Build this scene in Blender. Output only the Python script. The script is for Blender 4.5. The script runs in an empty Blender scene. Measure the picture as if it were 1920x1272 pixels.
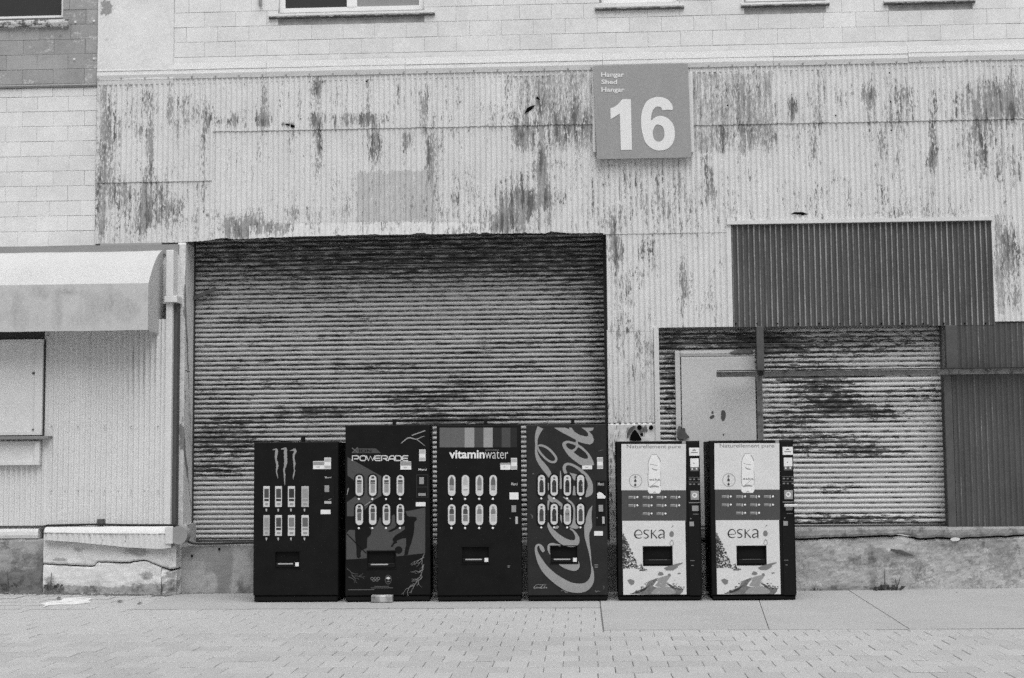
import bpy, math, random
import numpy as np
from mathutils import Vector, Matrix, noise as mnoise
from mathutils.geometry import tessellate_polygon

random.seed(16)
S = bpy.context.scene
C = S.collection

# ------------------------------------------------------------------ camera, world, sun, exposure
FPX, CX, CY = 2667.0, 960.0, 636.0           # 50 mm lens measured on the 1920 px wide photograph
EYE = 1.62
PITCH, YAW, ROLL = math.atan(219 / 2667), math.radians(2.78), math.radians(0.50)
_F0 = Vector((-math.sin(YAW), math.cos(YAW), 0)); _R0 = Vector((math.cos(YAW), math.sin(YAW), 0))
_F = _F0 * math.cos(PITCH) + Vector((0, 0, math.sin(PITCH)))
_U0 = -_F0 * math.sin(PITCH) + Vector((0, 0, math.cos(PITCH)))
_R = _R0 * math.cos(ROLL) - _U0 * math.sin(ROLL)
_U = _U0 * math.cos(ROLL) + _R0 * math.sin(ROLL)
CAM = Vector((0, 0, EYE))
cd = bpy.data.cameras.new('camera'); cam = bpy.data.objects.new('camera', cd); C.objects.link(cam)
cd.lens = 50; cd.sensor_width = 36; cd.clip_start = 0.1; cd.clip_end = 800
m = Matrix.Identity(4)
for i in range(3):
    m[i][0], m[i][1], m[i][2], m[i][3] = _R[i], _U[i], -_F[i], CAM[i]
cam.matrix_world = m
S.camera = cam

SUN_EL, SUN_AZ = 66.0, 20.0                    # overcast: broad soft light from high behind the camera
w = bpy.data.worlds.new('World'); S.world = w; w.use_nodes = True
nt = w.node_tree; bg = nt.nodes['Background']
sky = nt.nodes.new('ShaderNodeTexSky'); sky.sky_type = 'NISHITA'; sky.sun_disc = False
sky.sun_elevation = math.radians(SUN_EL); sky.sun_rotation = math.radians(180 - SUN_AZ)
sky.air_density = 1.0; sky.dust_density = 4.0; sky.ozone_density = 1.0
bw = nt.nodes.new('ShaderNodeRGBToBW')        # grey cloud cover: the photograph is black and white
nt.links.new(sky.outputs[0], bw.inputs[0]); nt.links.new(bw.outputs[0], bg.inputs[0])
bg.inputs[1].default_value = 0.06
sl = bpy.data.lights.new('sun', 'SUN'); sl.energy = 1.55; sl.angle = math.radians(62); sl.color = (1, 1, 1)
so = bpy.data.objects.new('sun', sl); C.objects.link(so)
so.rotation_euler = (math.radians(90 - SUN_EL), 0, math.radians(SUN_AZ))
S.view_settings.view_transform = 'Standard'; S.view_settings.look = 'None'
S.view_settings.exposure = 0.9; S.view_settings.gamma = 1; S.view_settings.use_curve_mapping = False
S.render.engine = 'CYCLES'
S.cycles.max_bounces = 6
S.cycles.use_denoising = False; S.cycles.adaptive_threshold = 0.05   # leaves a fine film-like grain

# ------------------------------------------------------------------ measuring helpers
def ray(px, py):
    return _F * FPX + _R * (px - CX) - _U * (py - CY)
def at(px, py, Y):
    d = ray(px, py); t = Y / d.y
    return Vector((d.x * t, Y, EYE + d.z * t))
def X(px, py, Y): return at(px, py, Y).x
def Z(px, py, Y): return at(px, py, Y).z
def gnd(px, py, z=0.0):
    d = ray(px, py); t = (z - EYE) / d.z
    return Vector((d.x * t, d.y * t, z))
def interp(pts):
    xs = [p[0] for p in pts]; ys = [p[1] for p in pts]
    return lambda x: float(np.interp(x, xs, ys))
def zline(pts, Y):
    """a height profile z(x) on the plane Y from measured points"""
    q = sorted((X(a, b, Y), Z(a, b, Y)) for a, b in pts)
    return interp(q)
def vn(x, y, z=0.0): return mnoise.noise(Vector((x, y, z)))
def fb(x, y, z=0.0, o=4): return mnoise.fractal(Vector((x, y, z)), 1.0, 2.0, o)

# ------------------------------------------------------------------ object helpers
def wloc(o):
    v = Vector((0, 0, 0))
    while o is not None:
        v += o.location; o = o.parent
    return v
def tag(o, label=None, cat=None, group=None, kind=None):
    if label: o['label'] = label
    if cat: o['category'] = cat
    if group: o['group'] = group
    if kind: o['kind'] = kind
    return o
def thing(name, label, cat, loc=(0, 0, 0), group=None):
    o = bpy.data.objects.new(name, None); C.objects.link(o); o.location = loc
    o.empty_display_size = .1
    return tag(o, label, cat, group)
def link(name, me, parent=None, loc=(0, 0, 0)):
    o = bpy.data.objects.new(name, me); C.objects.link(o); o.location = loc
    if parent is not None: o.parent = parent
    return o
KIDS = None
def copy_tree(o, parent=None):
    c = o.copy(); C.objects.link(c)
    if parent is not None: c.parent = parent
    for ch in [k for k in S.objects if k.parent == o]:
        copy_tree(ch, c)
    return c

_TXT = {}
def text_geo(s, bold):
    k = (s, bold)
    if k not in _TXT:
        cu = bpy.data.curves.new('t', 'FONT'); cu.body = s; cu.offset = bold; cu.resolution_u = 3
        ob = bpy.data.objects.new('t', cu); C.objects.link(ob)
        dg = bpy.context.evaluated_depsgraph_get()
        me = bpy.data.meshes.new_from_object(ob.evaluated_get(dg))
        vs = [(v.co.x, v.co.y) for v in me.vertices]; fs = [tuple(p.vertices) for p in me.polygons]
        bpy.data.objects.remove(ob); bpy.data.meshes.remove(me); bpy.data.curves.remove(cu)
        x0 = min(v[0] for v in vs); x1 = max(v[0] for v in vs); y0 = min(v[1] for v in vs); y1 = max(v[1] for v in vs)
        _TXT[k] = ([((x - x0) / (x1 - x0), (y - y0) / (y1 - y0)) for x, y in vs], fs)
    return _TXT[k]

def catmull(pts, n=5, closed=False):
    P = [np.array(p, float) for p in pts]; out = []
    N = len(P)
    for i in range(N if closed else N - 1):
        if closed: a, b, c, d = P[i - 1], P[i], P[(i + 1) % N], P[(i + 2) % N]
        else: a, b, c, d = P[max(i - 1, 0)], P[i], P[i + 1], P[min(i + 2, N - 1)]
        for k in range(n):
            t = k / n
            out.append(.5 * ((2 * b) + (-a + c) * t + (2 * a - 5 * b + 4 * c - d) * t * t + (-a + 3 * b - 3 * c + d) * t ** 3))
    if not closed: out.append(P[-1])
    return out

class MB:
    def __init__(s): s.v = []; s.f = []; s.w = None; s.c = None
    def add(s, vs, fs):
        b = len(s.v); s.v += [tuple(v) for v in vs]; s.f += [tuple(b + i for i in f) for f in fs]; return s
    def box(s, x0, x1, y0, y1, z0, z1, ch=0.0):
        """a box; ch chamfers the edges of its front (small y) face"""
        if ch <= 0:
            vs = [(x0, y0, z0), (x1, y0, z0), (x1, y0, z1), (x0, y0, z1), (x0, y1, z0), (x1, y1, z0), (x1, y1, z1), (x0, y1, z1)]
            return s.add(vs, [(0, 1, 2, 3), (5, 4, 7, 6), (4, 0, 3, 7), (1, 5, 6, 2), (3, 2, 6, 7), (4, 5, 1, 0)])
        vs = [(x0 + ch, y0, z0 + ch), (x1 - ch, y0, z0 + ch), (x1 - ch, y0, z1 - ch), (x0 + ch, y0, z1 - ch),
              (x0, y0 + ch, z0), (x1, y0 + ch, z0), (x1, y0 + ch, z1), (x0, y0 + ch, z1),
              (x0, y1, z0), (x1, y1, z0), (x1, y1, z1), (x0, y1, z1)]
        fs = [(0, 1, 2, 3)]
        for k in range(4):
            n = (k + 1) % 4
            fs += [(4 + k, 4 + n, n, k), (8 + k, 8 + n, 4 + n, 4 + k)]
        fs.append((11, 10, 9, 8))
        return s.add(vs, fs)
    def pbox(s, px0, px1, py0, py1, Y0, Y1, ch=0.0):
        """box whose front face fills a measured rectangle at depth Y0"""
        mx, my = (px0 + px1) / 2, (py0 + py1) / 2
        return s.box(X(px0, my, Y0), X(px1, my, Y0), Y0, Y1, Z(mx, py1, Y0), Z(mx, py0, Y0), ch)
    def loops(s, loops, Y):
        """flat polygon with holes: world (x, z) loops"""
        ls = [[Vector((x, z, 0)) for x, z in l] for l in loops]
        flat = [(p.x, Y, p.y) for l in ls for p in l]
        return s.add(flat, [tuple(t) for t in tessellate_polygon(ls)])
    def poly(s, loops, T, Y, smooth=0):
        out = []
        for l in loops:
            if smooth: l = [tuple(p) for p in catmull(l, smooth, True)]
            q = [at(*T(*p), Y) for p in l]; out.append([(p.x, p.z) for p in q])
        return s.loops(out, Y)
    def rect(s, a, b, c, d, T, Y): return s.poly([[(a, b), (c, b), (c, d), (a, d)]], T, Y)
    def disc(s, cx, cy, r, T, Y, n=20, ry=None):
        return s.poly([[(cx + r * math.cos(t), cy + (ry or r) * math.sin(t)) for t in np.linspace(0, 2 * math.pi, n, endpoint=False)]], T, Y)
    def capsule(s, cx, y0, y1, wd, T, Y, n=10, inner=None):
        def ring(y0, y1, wd):
            r = wd / 2; L = []
            for t in np.linspace(math.pi, 2 * math.pi, n): L.append((cx + r * math.cos(t), y0 + r + r * math.sin(t)))
            for t in np.linspace(0, math.pi, n): L.append((cx + r * math.cos(t), y1 - r + r * math.sin(t)))
            return L
        L = [ring(y0, y1, wd)]
        if inner: L.append(ring(y0 + inner, y1 - inner, wd - 2 * inner))
        return s.poly(L, T, Y)
    def stroke(s, pts, T, Y, n=5, w=None):
        """ribbon along a smoothed centre line; points (x, y, width)"""
        if w is not None: pts = [(p[0], p[1], w) for p in pts]
        P = catmull(pts, n) if n > 1 else [np.array(p, float) for p in pts]
        vs = []
        for i, p in enumerate(P):
            a, b = P[max(i - 1, 0)], P[min(i + 1, len(P) - 1)]
            t = (b - a)[:2]; t = t / (np.linalg.norm(t) + 1e-9); nr = np.array((-t[1], t[0])) * max(p[2], .5) / 2
            for q in (p[:2] + nr, p[:2] - nr):
                vs.append(at(*T(q[0], q[1]), Y))
        return s.add(vs, [(2 * i, 2 * i + 1, 2 * i + 3, 2 * i + 2) for i in range(len(P) - 1)])
    def text(s, body, a, b, c, d, T, Y, bold=0.0):
        vs, fs = text_geo(body, bold)
        return s.add([at(*T(a + (c - a) * u, d + (b - d) * v), Y) for u, v in vs], fs)
    def tube(s, pts, r, n=8, caps=True):
        P = [Vector(p) for p in pts]; b0 = len(s.v)
        for i, p in enumerate(P):
            t = (P[min(i + 1, len(P) - 1)] - P[max(i - 1, 0)]).normalized()
            a = t.orthogonal().normalized() if abs(t.z) > .95 else t.cross(Vector((0, 0, 1))).normalized()
            c = t.cross(a).normalized(); rr = r[i] if isinstance(r, (list, tuple)) else r
            for k in range(n):
                g = 2 * math.pi * k / n
                s.v.append(tuple(p + (a * math.cos(g) + c * math.sin(g)) * rr))
        for i in range(len(P) - 1):
            for k in range(n):
                s.f.append((b0 + i * n + k, b0 + i * n + (k + 1) % n, b0 + (i + 1) * n + (k + 1) % n, b0 + (i + 1) * n + k))
        if caps:
            s.f.append(tuple(b0 + k for k in range(n))[::-1]); s.f.append(tuple(b0 + (len(P) - 1) * n + k for k in range(n)))
        return s
    def mesh(s, name, mat, off=(0, 0, 0), smooth=False):
        me = bpy.data.meshes.new(name)
        me.from_pydata([(v[0] - off[0], v[1] - off[1], v[2] - off[2]) for v in s.v], [], s.f)
        if mat: me.materials.append(mat)
        if s.w is not None:
            a = me.attributes.new('wear', 'FLOAT', 'POINT'); a.data.foreach_set('value', np.asarray(s.w, dtype=np.float32))  # wear also carries painted sill and recess shade and rib highlights
        if s.c is not None:
            a = me.attributes.new('coat', 'FLOAT', 'POINT'); a.data.foreach_set('value', np.asarray(s.c, dtype=np.float32))
        if smooth: me.polygons.foreach_set('use_smooth', [True] * len(me.polygons))
        me.update(); return me
    def build(s, name, mat, parent=None, smooth=False):
        off = wloc(parent) if parent is not None else Vector((0, 0, 0))
        if parent is None and s.v:
            lo = np.min(np.array(s.v), axis=0); hi = np.max(np.array(s.v), axis=0)
            loc = Vector(((lo[0] + hi[0]) / 2, (lo[1] + hi[1]) / 2, lo[2]))
            return link(name, s.mesh(name, mat, loc, smooth), None, loc)
        return link(name, s.mesh(name, mat, off, smooth), parent)

def ident(x, y): return (x, y)
def crop(ox, oy, k): return lambda x, y: (ox + x / k, oy + y / k)

def rects_minus(x0, x1, z0, z1, holes):
    xs = sorted({x0, x1, *[min(max(h[i], x0), x1) for h in holes for i in (0, 1)]})
    zs = sorted({z0, z1, *[min(max(h[i], z0), z1) for h in holes for i in (2, 3)]})
    out = []
    for i in range(len(xs) - 1):
        run = None
        for j in range(len(zs) - 1):
            cx, cz = (xs[i] + xs[i + 1]) / 2, (zs[j] + zs[j + 1]) / 2
            if any(h[0] < cx < h[1] and h[2] < cz < h[3] for h in holes):
                if run: out.append(run); run = None
            elif run: run = (run[0], run[1], run[2], zs[j + 1])
            else: run = (xs[i], xs[i + 1], zs[j], zs[j + 1])
        if run: out.append(run)
    return out

# ------------------------------------------------------------------ materials (all grey: a black and white picture)
class NT:
    def __init__(s, name):
        s.m = bpy.data.materials.new(name); s.m.use_nodes = True; s.t = s.m.node_tree
        s.b = s.t.nodes['Principled BSDF']
        s.pos = s.t.nodes.new('ShaderNodeNewGeometry').outputs['Position']
    def n(s, k): return s.t.nodes.new(k)
    def put(s, sock, v):
        if isinstance(v, (int, float)): sock.default_value = v
        else: s.t.links.new(v, sock)
    def math(s, op, a, b=0.0, c=None, clamp=False):
        q = s.n('ShaderNodeMath'); q.operation = op; q.use_clamp = clamp
        s.put(q.inputs[0], a); s.put(q.inputs[1], b)
        if c is not None: s.put(q.inputs[2], c)
        return q.outputs[0]
    def noise(s, sc, detail=4, rough=.55, off=0.0):
        v = s.n('ShaderNodeVectorMath'); v.operation = 'MULTIPLY_ADD'
        s.t.links.new(s.pos, v.inputs[0]); v.inputs[1].default_value = sc if isinstance(sc, tuple) else (sc, sc, sc)
        v.inputs[2].default_value = (off, off * 1.7, off * .6)
        q = s.n('ShaderNodeTexNoise'); q.inputs['Scale'].default_value = 1; q.inputs['Detail'].default_value = detail
        q.inputs['Roughness'].default_value = rough
        s.t.links.new(v.outputs[0], q.inputs['Vector']); return q.outputs[0]
    def ramp(s, v, a, b, lo=0.0, hi=1.0):
        q = s.n('ShaderNodeMapRange'); q.interpolation_type = 'SMOOTHSTEP'
        s.put(q.inputs[0], v); s.put(q.inputs[1], a); s.put(q.inputs[2], b); s.put(q.inputs[3], lo); s.put(q.inputs[4], hi)
        return q.outputs[0]
    def mix(s, f, a, b):
        return s.math('ADD', s.math('MULTIPLY', a, s.math('SUBTRACT', 1, f)), s.math('MULTIPLY', b, f))
    def attr(s, k):
        q = s.n('ShaderNodeAttribute'); q.attribute_name = k; return q.outputs['Fac']
    def rnd(s): return s.n('ShaderNodeObjectInfo').outputs['Random']
    def done(s, val, rough=.8, spec=.25, bump=None, bstr=.3, bdist=.004):
        cc = s.n('ShaderNodeCombineColor')
        for i in range(3): s.put(cc.inputs[i], val)
        s.t.links.new(cc.outputs[0], s.b.inputs['Base Color'])
        s.put(s.b.inputs['Roughness'], rough); s.b.inputs['Specular IOR Level'].default_value = spec
        if bump is not None:
            q = s.n('ShaderNodeBump'); q.inputs['Strength'].default_value = bstr; q.inputs['Distance'].default_value = bdist
            s.t.links.new(bump, q.inputs['Height']); s.t.links.new(q.outputs[0], s.b.inputs['Normal'])
        return s.m
def plain(name, base, var=.15, vs=3.0, grain=.14, gs=50.0, rough=.8, spec=.25, rnd=0.0, bstr=0.0, stretch=(1, 1, 1)):
    t = NT(name)
    v = t.math('MULTIPLY_ADD', t.math('SUBTRACT', t.noise(tuple(vs * k for k in stretch), 5, .6), .5), 2 * var, 1.0)
    g = t.noise(gs, 2, .7, 3.1)
    v = t.math('ADD', v, t.math('MULTIPLY', t.math('SUBTRACT', g, .5), 2 * grain))
    if rnd: v = t.math('ADD', v, t.math('MULTIPLY', t.math('SUBTRACT', t.rnd(), .5), 2 * rnd))
    return t.done(t.math('MULTIPLY', v, base), rough, spec, g if bstr else None, bstr)
def worn(name, paint, bare, dark, s1, s2, thr=.66, gain=.34, soft=.025, var=.06, rough=.7, spec=.25, grain=.20, rnd=0.0, dp=.70, con=1.0, mixf=.62, gs=50):
    """old paint over metal: where the wear attribute is high, streaky noise opens the paint and shows bare and rusty metal;
    the coat attribute marks areas where the last coat is gone and the greyer coat below shows"""
    t = NT(name); wr = t.attr('wear')
    n1 = t.noise(s1, 5, .62); n2 = t.noise(s2, 4, .65, 7.3)
    v = t.math('ADD', t.math('MULTIPLY', n1, mixf), t.math('MULTIPLY', n2, 1 - mixf))
    v = t.math('MULTIPLY_ADD', t.math('SUBTRACT', v, .5), con, .5)
    v = t.math('ADD', v, t.math('MULTIPLY', wr, gain))
    mask = t.ramp(v, thr - soft, thr + soft)
    dn = t.noise((s1[0] * .8, s1[1], s1[2] * .8), 5, .68, 21.0)
    deep = t.ramp(t.math('ADD', t.math('MULTIPLY', v, .35), t.math('MULTIPLY', dn, 1.3)), thr * .35 + dp, thr * .35 + dp + .22)
    large = t.math('MULTIPLY_ADD', t.math('SUBTRACT', t.noise(1.3, 6, .62, 5.0), .5), 2 * var, 1.0)
    streak = t.math('MULTIPLY', t.math('SUBTRACT', t.noise((s1[0] * .6, 1, s1[2] * .5), 4, .6, 11.0), .5), 1.4 * var)
    gr = t.math('MULTIPLY', t.math('SUBTRACT', t.noise(gs, 2, .75, 3.1), .5), 2 * grain)
    tone = t.math('ADD', t.math('ADD', large, streak), gr)
    if rnd: tone = t.math('ADD', tone, t.math('MULTIPLY', t.math('SUBTRACT', t.rnd(), .5), 2 * rnd))
    faint = t.ramp(v, thr - .16, thr - .02, 1.0, .90)
    coat = t.ramp(t.math('ADD', t.attr('coat'), t.math('ADD', t.math('MULTIPLY', t.math('SUBTRACT', n2, .5), 1.5), t.math('MULTIPLY', t.math('SUBTRACT', n1, .5), 1.4))), .42, .60, 1.0, .76)
    pc = t.math('MULTIPLY', t.math('MULTIPLY', t.math('MULTIPLY', tone, paint), faint), coat)
    bc = t.math('MULTIPLY', t.mix(deep, bare, dark), t.math('ADD', 1.0, t.math('MULTIPLY', gr, 2.0)))
    return t.done(t.mix(mask, pc, bc), rough, spec, mask, .25, -.002)

M = {}
M['clad'] = worn('worn_white_cladding', .635, .31, .12, (16, 6, 3.0), (62, 20, 17), thr=.765, gain=.265, var=.12, con=2.1, soft=.04, dp=.64, mixf=.47)
M['trim'] = plain('white_trim_paint', .64, .12, 4, .2)
M['flash'] = plain('white_flashing', .62, .10, 2, .2)
M['block'] = worn('painted_block', .675, .30, .13, (9, 9, 12), (50, 50, 50), thr=.70, var=.17, rnd=.035)
M['mortar'] = plain('painted_mortar', .30, .6, 7, .3)
M['sill'] = worn('worn_shaded_sill', .52, .10, .05, (9, 9, 20), (40, 40, 40), thr=.70, gain=.4, var=.12)
M['barebl'] = worn('bare_block', .31, .47, .14, (4, 4, 9), (40, 40, 40), thr=.585, soft=.05, var=.30, rnd=.16)
M['baremortar'] = plain('bare_mortar', .12, .3, 6, .2)
M['slat'] = worn('worn_shutter_slat', .40, .10, .03, (5.5, 6, 46), (26, 20, 120), thr=.69, gain=.30, soft=.07, var=.20, rnd=.08, grain=.22, con=1.7, dp=.6)
M['slatw'] = worn('flaking_shutter_slat', .54, .14, .04, (7, 6, 40), (30, 20, 100), thr=.74, gain=.30, soft=.035, var=.12, rnd=.06, grain=.22, con=1.9, dp=.6)
M['dkclad'] = worn('dark_corrugated_iron', .082, .30, .36, (20, 8, 1.6), (90, 30, 30), thr=.76, gain=.40, soft=.15, var=.42, rough=.6, spec=.3, grain=.3)
M['kclad'] = worn('kiosk_white_sheet', .66, .36, .2, (20, 8, 1.2), (70, 20, 12), thr=.74, var=.10)
M['rail'] = plain('dark_guide_steel_and_shade', .045, .25, 5, .15, rough=.6)
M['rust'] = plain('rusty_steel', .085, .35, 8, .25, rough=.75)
M['rustl'] = worn('scuffed_steel', .33, .16, .08, (9, 9, 9), (50, 50, 50), thr=.55)
M['jamb'] = worn('flaking_jamb', .62, .22, .10, (12, 12, 5), (50, 50, 50), thr=.66, var=.12)
M['galv'] = plain('grey_flashing', .27, .15, 5, .12)
M['door'] = worn('grey_door_paint', .54, .12, .06, (8, 8, 8), (40, 40, 40), thr=.75, var=.06, rough=.6)
M['chan'] = plain('shaded_channel_steel', .085, .2, 4, .15)  # dark base colour carries the occlusion shade of the kiosk's side
M['gdark'] = plain('channel_grey', .21, .15, 3, .12)
M['awn'] = worn('awning_canvas', .49, .42, .34, (5, 3, 2.5), (16, 16, 9), thr=.70, soft=.10, var=.06, grain=.18)
M['concL'] = worn('light_render', .67, .36, .14, (7, 7, 7), (55, 55, 55), thr=.69, var=.14, grain=.25)
M['concG'] = worn('grey_concrete', .25, .38, .14, (4, 4, 3), (60, 60, 60), thr=.60, soft=.10, var=.22, grain=.16)
M['concR'] = worn('pale_concrete', .43, .27, .12, (5, 5, 4), (38, 38, 38), thr=.60, soft=.05, var=.26, grain=.26, mixf=.5)
M['concD'] = worn('damp_concrete', .34, .17, .10, (5, 5, 5), (60, 60, 60), thr=.58, soft=.06, var=.2, grain=.2)
M['paver'] = plain('paver_concrete', .355, .16, .45, .24, gs=46, rnd=.075, bstr=.4)
M['joint'] = plain('joint_sand', .16, .4, 5, .3)
M['slab'] = plain('pavement_concrete', .33, .14, 1.1, .24, gs=46, bstr=.3)
M['ground'] = plain('ground_concrete', .40, .15, .5, .1)
M['black'] = plain('black_cabinet', .0085, .6, 5, .15, rough=.6, spec=.10)
M['blackd'] = plain('black_plastic', .007, .2, 9, .1, rough=.6, spec=.15)
M['cokebg'] = plain('dark_print_base', .025, .35, 5, .2, rough=.55, spec=.12)
M['hole'] = plain('deep_recess', .004, .1, 9, .1, rough=.9, spec=.05)
M['blue'] = plain('print_dark_grey', .066, .12, 6, .12, rough=.5)
for k, v in (('p75', .74), ('p60', .58), ('p45', .42), ('p30', .28), ('p20', .185), ('p12', .115), ('p07', .062), ('p04', .034), ('p02', .018)):
    M[k] = plain('print_' + k, v, .06, 9, .12, rough=.55)
M['poster'] = plain('poster_sheet', .63, .10, 4, .14, rough=.5)
M['stream'] = plain('print_stream', .16, .75, 26, .3, rough=.5)
M['p36'] = plain('print_swirl', .29, .12, 6, .16, rough=.55)
M['sign'] = plain('sign_face', .30, .13, 3.0, .22, rough=.6, stretch=(1, 1, .5))
M['signt'] = plain('sign_white', .72, .03, 3, .05, rough=.6)
M['glass'] = plain('dark_window_glass', .035, .2, 2, .1, rough=.08, spec=.5)
M['glassl'] = plain('blind_behind_glass', .27, .08, 2, .05, rough=.25, spec=.4)
M['wframe'] = plain('white_window_frame', .82, .03, 3, .04, rough=.5)
M['weed'] = plain('weed_leaf', .06, .3, 20, .2, rough=.7)
M['soil'] = plain('dirt', .11, .4, 14, .3)
M['white'] = worn('white_road_paint', .66, .37, .30, (16, 16, 16), (45, 45, 45), thr=.55, var=.1)
M['cable'] = plain('black_cable', .02, .1, 5, .1, rough=.6)

# ------------------------------------------------------------------ wear fields
def field(blobs, Y, base=0.0):
    B = []
    for px, py, rx, ry, a in blobs:
        p = at(px, py, Y); k = Y / FPX
        B.append((p.x, p.z, rx * k, ry * k, a))
    def f(x, z):
        r = np.full(x.shape, float(base))
        for bx, bz, sx, sz, a in B:
            d = ((x - bx) / sx) ** 2 + ((z - bz) / sz) ** 2
            r += a * np.exp(-np.minimum(d, 20) ** 1.5 * .7)
        return r
    return f

YB = 17.085      # face of the block wall
YC = 17.09      # face of the corrugated cladding
YP = 17.06      # face of the concrete plinths
YS = 17.50      # face of the roller shutters
PITCHC = .0655

def boxes(rects, Y):
    Q = []
    for a, b_, c, d, v in rects:
        p, q = at(a, b_, Y), at(c, d, Y); Q.append((p.x, q.x, q.z, p.z, v))
    def f(x, z):
        r = np.zeros(x.shape)
        for x0, x1, z0, z1, v in Q:
            e = np.clip(np.minimum(np.minimum(x - x0, x1 - x), np.minimum(z - z0, z1 - z)) / .05 + .5, 0, 1)
            r = np.maximum(r, e * v)
        return r
    return f
def corr_mesh(x0, x1, ztop, zbot, Y, wear=None, amp=.0105, pitch=PITCHC, phase=0.0, wav=.006, dz=.035, crest=0.0, rag=0.0, tilt=0.0, coat=None, lines=None):
    nx = max(4, int((x1 - x0) / pitch * 8)); xs = np.linspace(x0, x1, nx + 1)
    zt = np.array([ztop(x) if callable(ztop) else ztop for x in xs]); zb = np.array([zbot(x) if callable(zbot) else zbot for x in xs])
    if rag:
        zb = zb + np.array([max(0, fb(x * 5.0, 3.3) - .1) * rag + abs(vn(x * 21, 9.1)) * rag * .25 for x in xs])
    nz = max(2, int(np.max(zt - zb) / dz)); b = MB(); W = []; CO = []
    for j in range(nz + 1):
        t = j / nz; zz = zb + (zt - zb) * t
        cr = np.cos(2 * math.pi * (xs / pitch + phase))
        yy = Y - amp * cr - tilt * (1 - t)
        for i in range(nx + 1):
            b.v.append((xs[i], yy[i] + wav * vn(xs[i] * 1.7, zz[i] * 1.9, Y * 3) + wav * .35 * vn(xs[i] * 6, zz[i] * 5, 4), zz[i]))
        wv = wear(xs, zz) if wear is not None else np.zeros(nx + 1)
        if lines is not None: wv = wv + lines(xs, zz) * np.clip(-cr - .55, 0, 1) * 2.0
        rb = np.array([.95 + .55 * vn(round(q / pitch + phase) * 1.7, Y * 9, .4) + .35 * vn(round(q / pitch + phase) * .23, 5) for q in xs]) if crest else 0
        W.append(wv + crest * rb * np.maximum(cr, 0) ** 3)  # crest paints light highlights along the rib tops
        if coat is not None: CO.append(coat(xs, zz))
    for j in range(nz):
        for i in range(nx):
            a = j * (nx + 1) + i; b.f.append((a, a + 1, a + nx + 2, a + nx + 1))
    b.w = np.concatenate(W)
    if CO: b.c = np.concatenate(CO)
    return b

def rough_slab(x0, x1, ztop, zbot, Y0, Y1, rel=.012, step=.03, sc=3.0, wear=None, seed=0.0, edge=.012):
    """a block of rough concrete or render with an uneven face and edges"""
    nx = max(3, int((x1 - x0) / step)); xs = np.linspace(x0, x1, nx + 1)
    zt = np.array([ztop(x) if callable(ztop) else ztop for x in xs]); zb = np.array([zbot(x) if callable(zbot) else zbot for x in xs])
    nz = max(2, int(np.max(zt - zb) / step)); b = MB(); W = []
    for j in range(nz + 1):
        zz = zb + (zt - zb) * j / nz
        e = edge if j in (0, nz) else 0.0
        for i in range(nx + 1):
            b.v.append((xs[i], Y0 + e + rel * fb(xs[i] * sc, zz[i] * sc, seed) + rel * .4 * vn(xs[i] * 19, zz[i] * 19, seed), zz[i]))
        W.append(wear(xs, zz) if wear is not None else np.zeros(nx + 1))
    for j in range(nz):
        for i in range(nx):
            a = j * (nx + 1) + i; b.f.append((a, a + 1, a + nx + 2, a + nx + 1))
    # top, bottom and ends back to Y1
    base = len(b.v)
    for i in range(nx + 1): b.v.append((xs[i], Y1, zt[i]))
    for i in range(nx + 1): b.v.append((xs[i], Y1, zb[i]))
    tp = nz * (nx + 1)
    for i in range(nx):
        b.f.append((tp + i, tp + i + 1, base + i + 1, base + i)); b.f.append((i + 1, i, base + nx + 1 + i, base + nx + 2 + i))
    b.f.append(tuple([j * (nx + 1) for j in range(nz + 1)][::-1] + [base + nx + 1, base]))
    b.f.append(tuple([j * (nx + 1) + nx for j in range(nz + 1)] + [base + nx, base + 2 * nx + 1]))
    b.w = np.concatenate(W + [np.zeros(2 * (nx + 1))]); return b

# ================================================================== THE GROUND
T0 = ident
tag(link('ground', MB().box(-150, 150, -120, 140, -.30, -.05).mesh('ground', M['ground'])), 'pale concrete quay stretching away in front of the shed', kind='structure')

pv = thing('paving', 'rows of pale grey oblong concrete pavers in front of the machines', 'pavement', (0, 13, 0)); tag(pv, kind='structure')
APY = gnd(800, 1139).y                         # where the pavers meet the concrete apron
PW, PD, GAP = .272, .305, .0065
EX = gnd(1130, 1160).x
AX = X(332, 1113, YP)
SLF = gnd(1400, 1181).y
joint_bed = MB().box(-9, 8, 9.2, YP + .1, -.049, -.014).build('joint_sand', M['joint'], pv); joint_bed['kind'] = 'stuff'
def paver_mesh(wd, dp):
    h, c = .045, .004
    x, y = wd / 2, dp / 2
    vs = []
    for (sx, sy, z) in ((x, y, -h), (x, y, -c), (x - c, y - c, 0)):
        vs += [(-sx, -sy, z), (sx, -sy, z), (sx, sy, z), (-sx, sy, z)]
    fs = [(8, 9, 10, 11)]
    for l in (0, 4):
        for k in range(4):
            n = (k + 1) % 4; fs.append((l + k, l + n, l + 4 + n, l + 4 + k))
    return vs, fs
_pm = {}
cells = []
y = 9.6; row = 0
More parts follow.
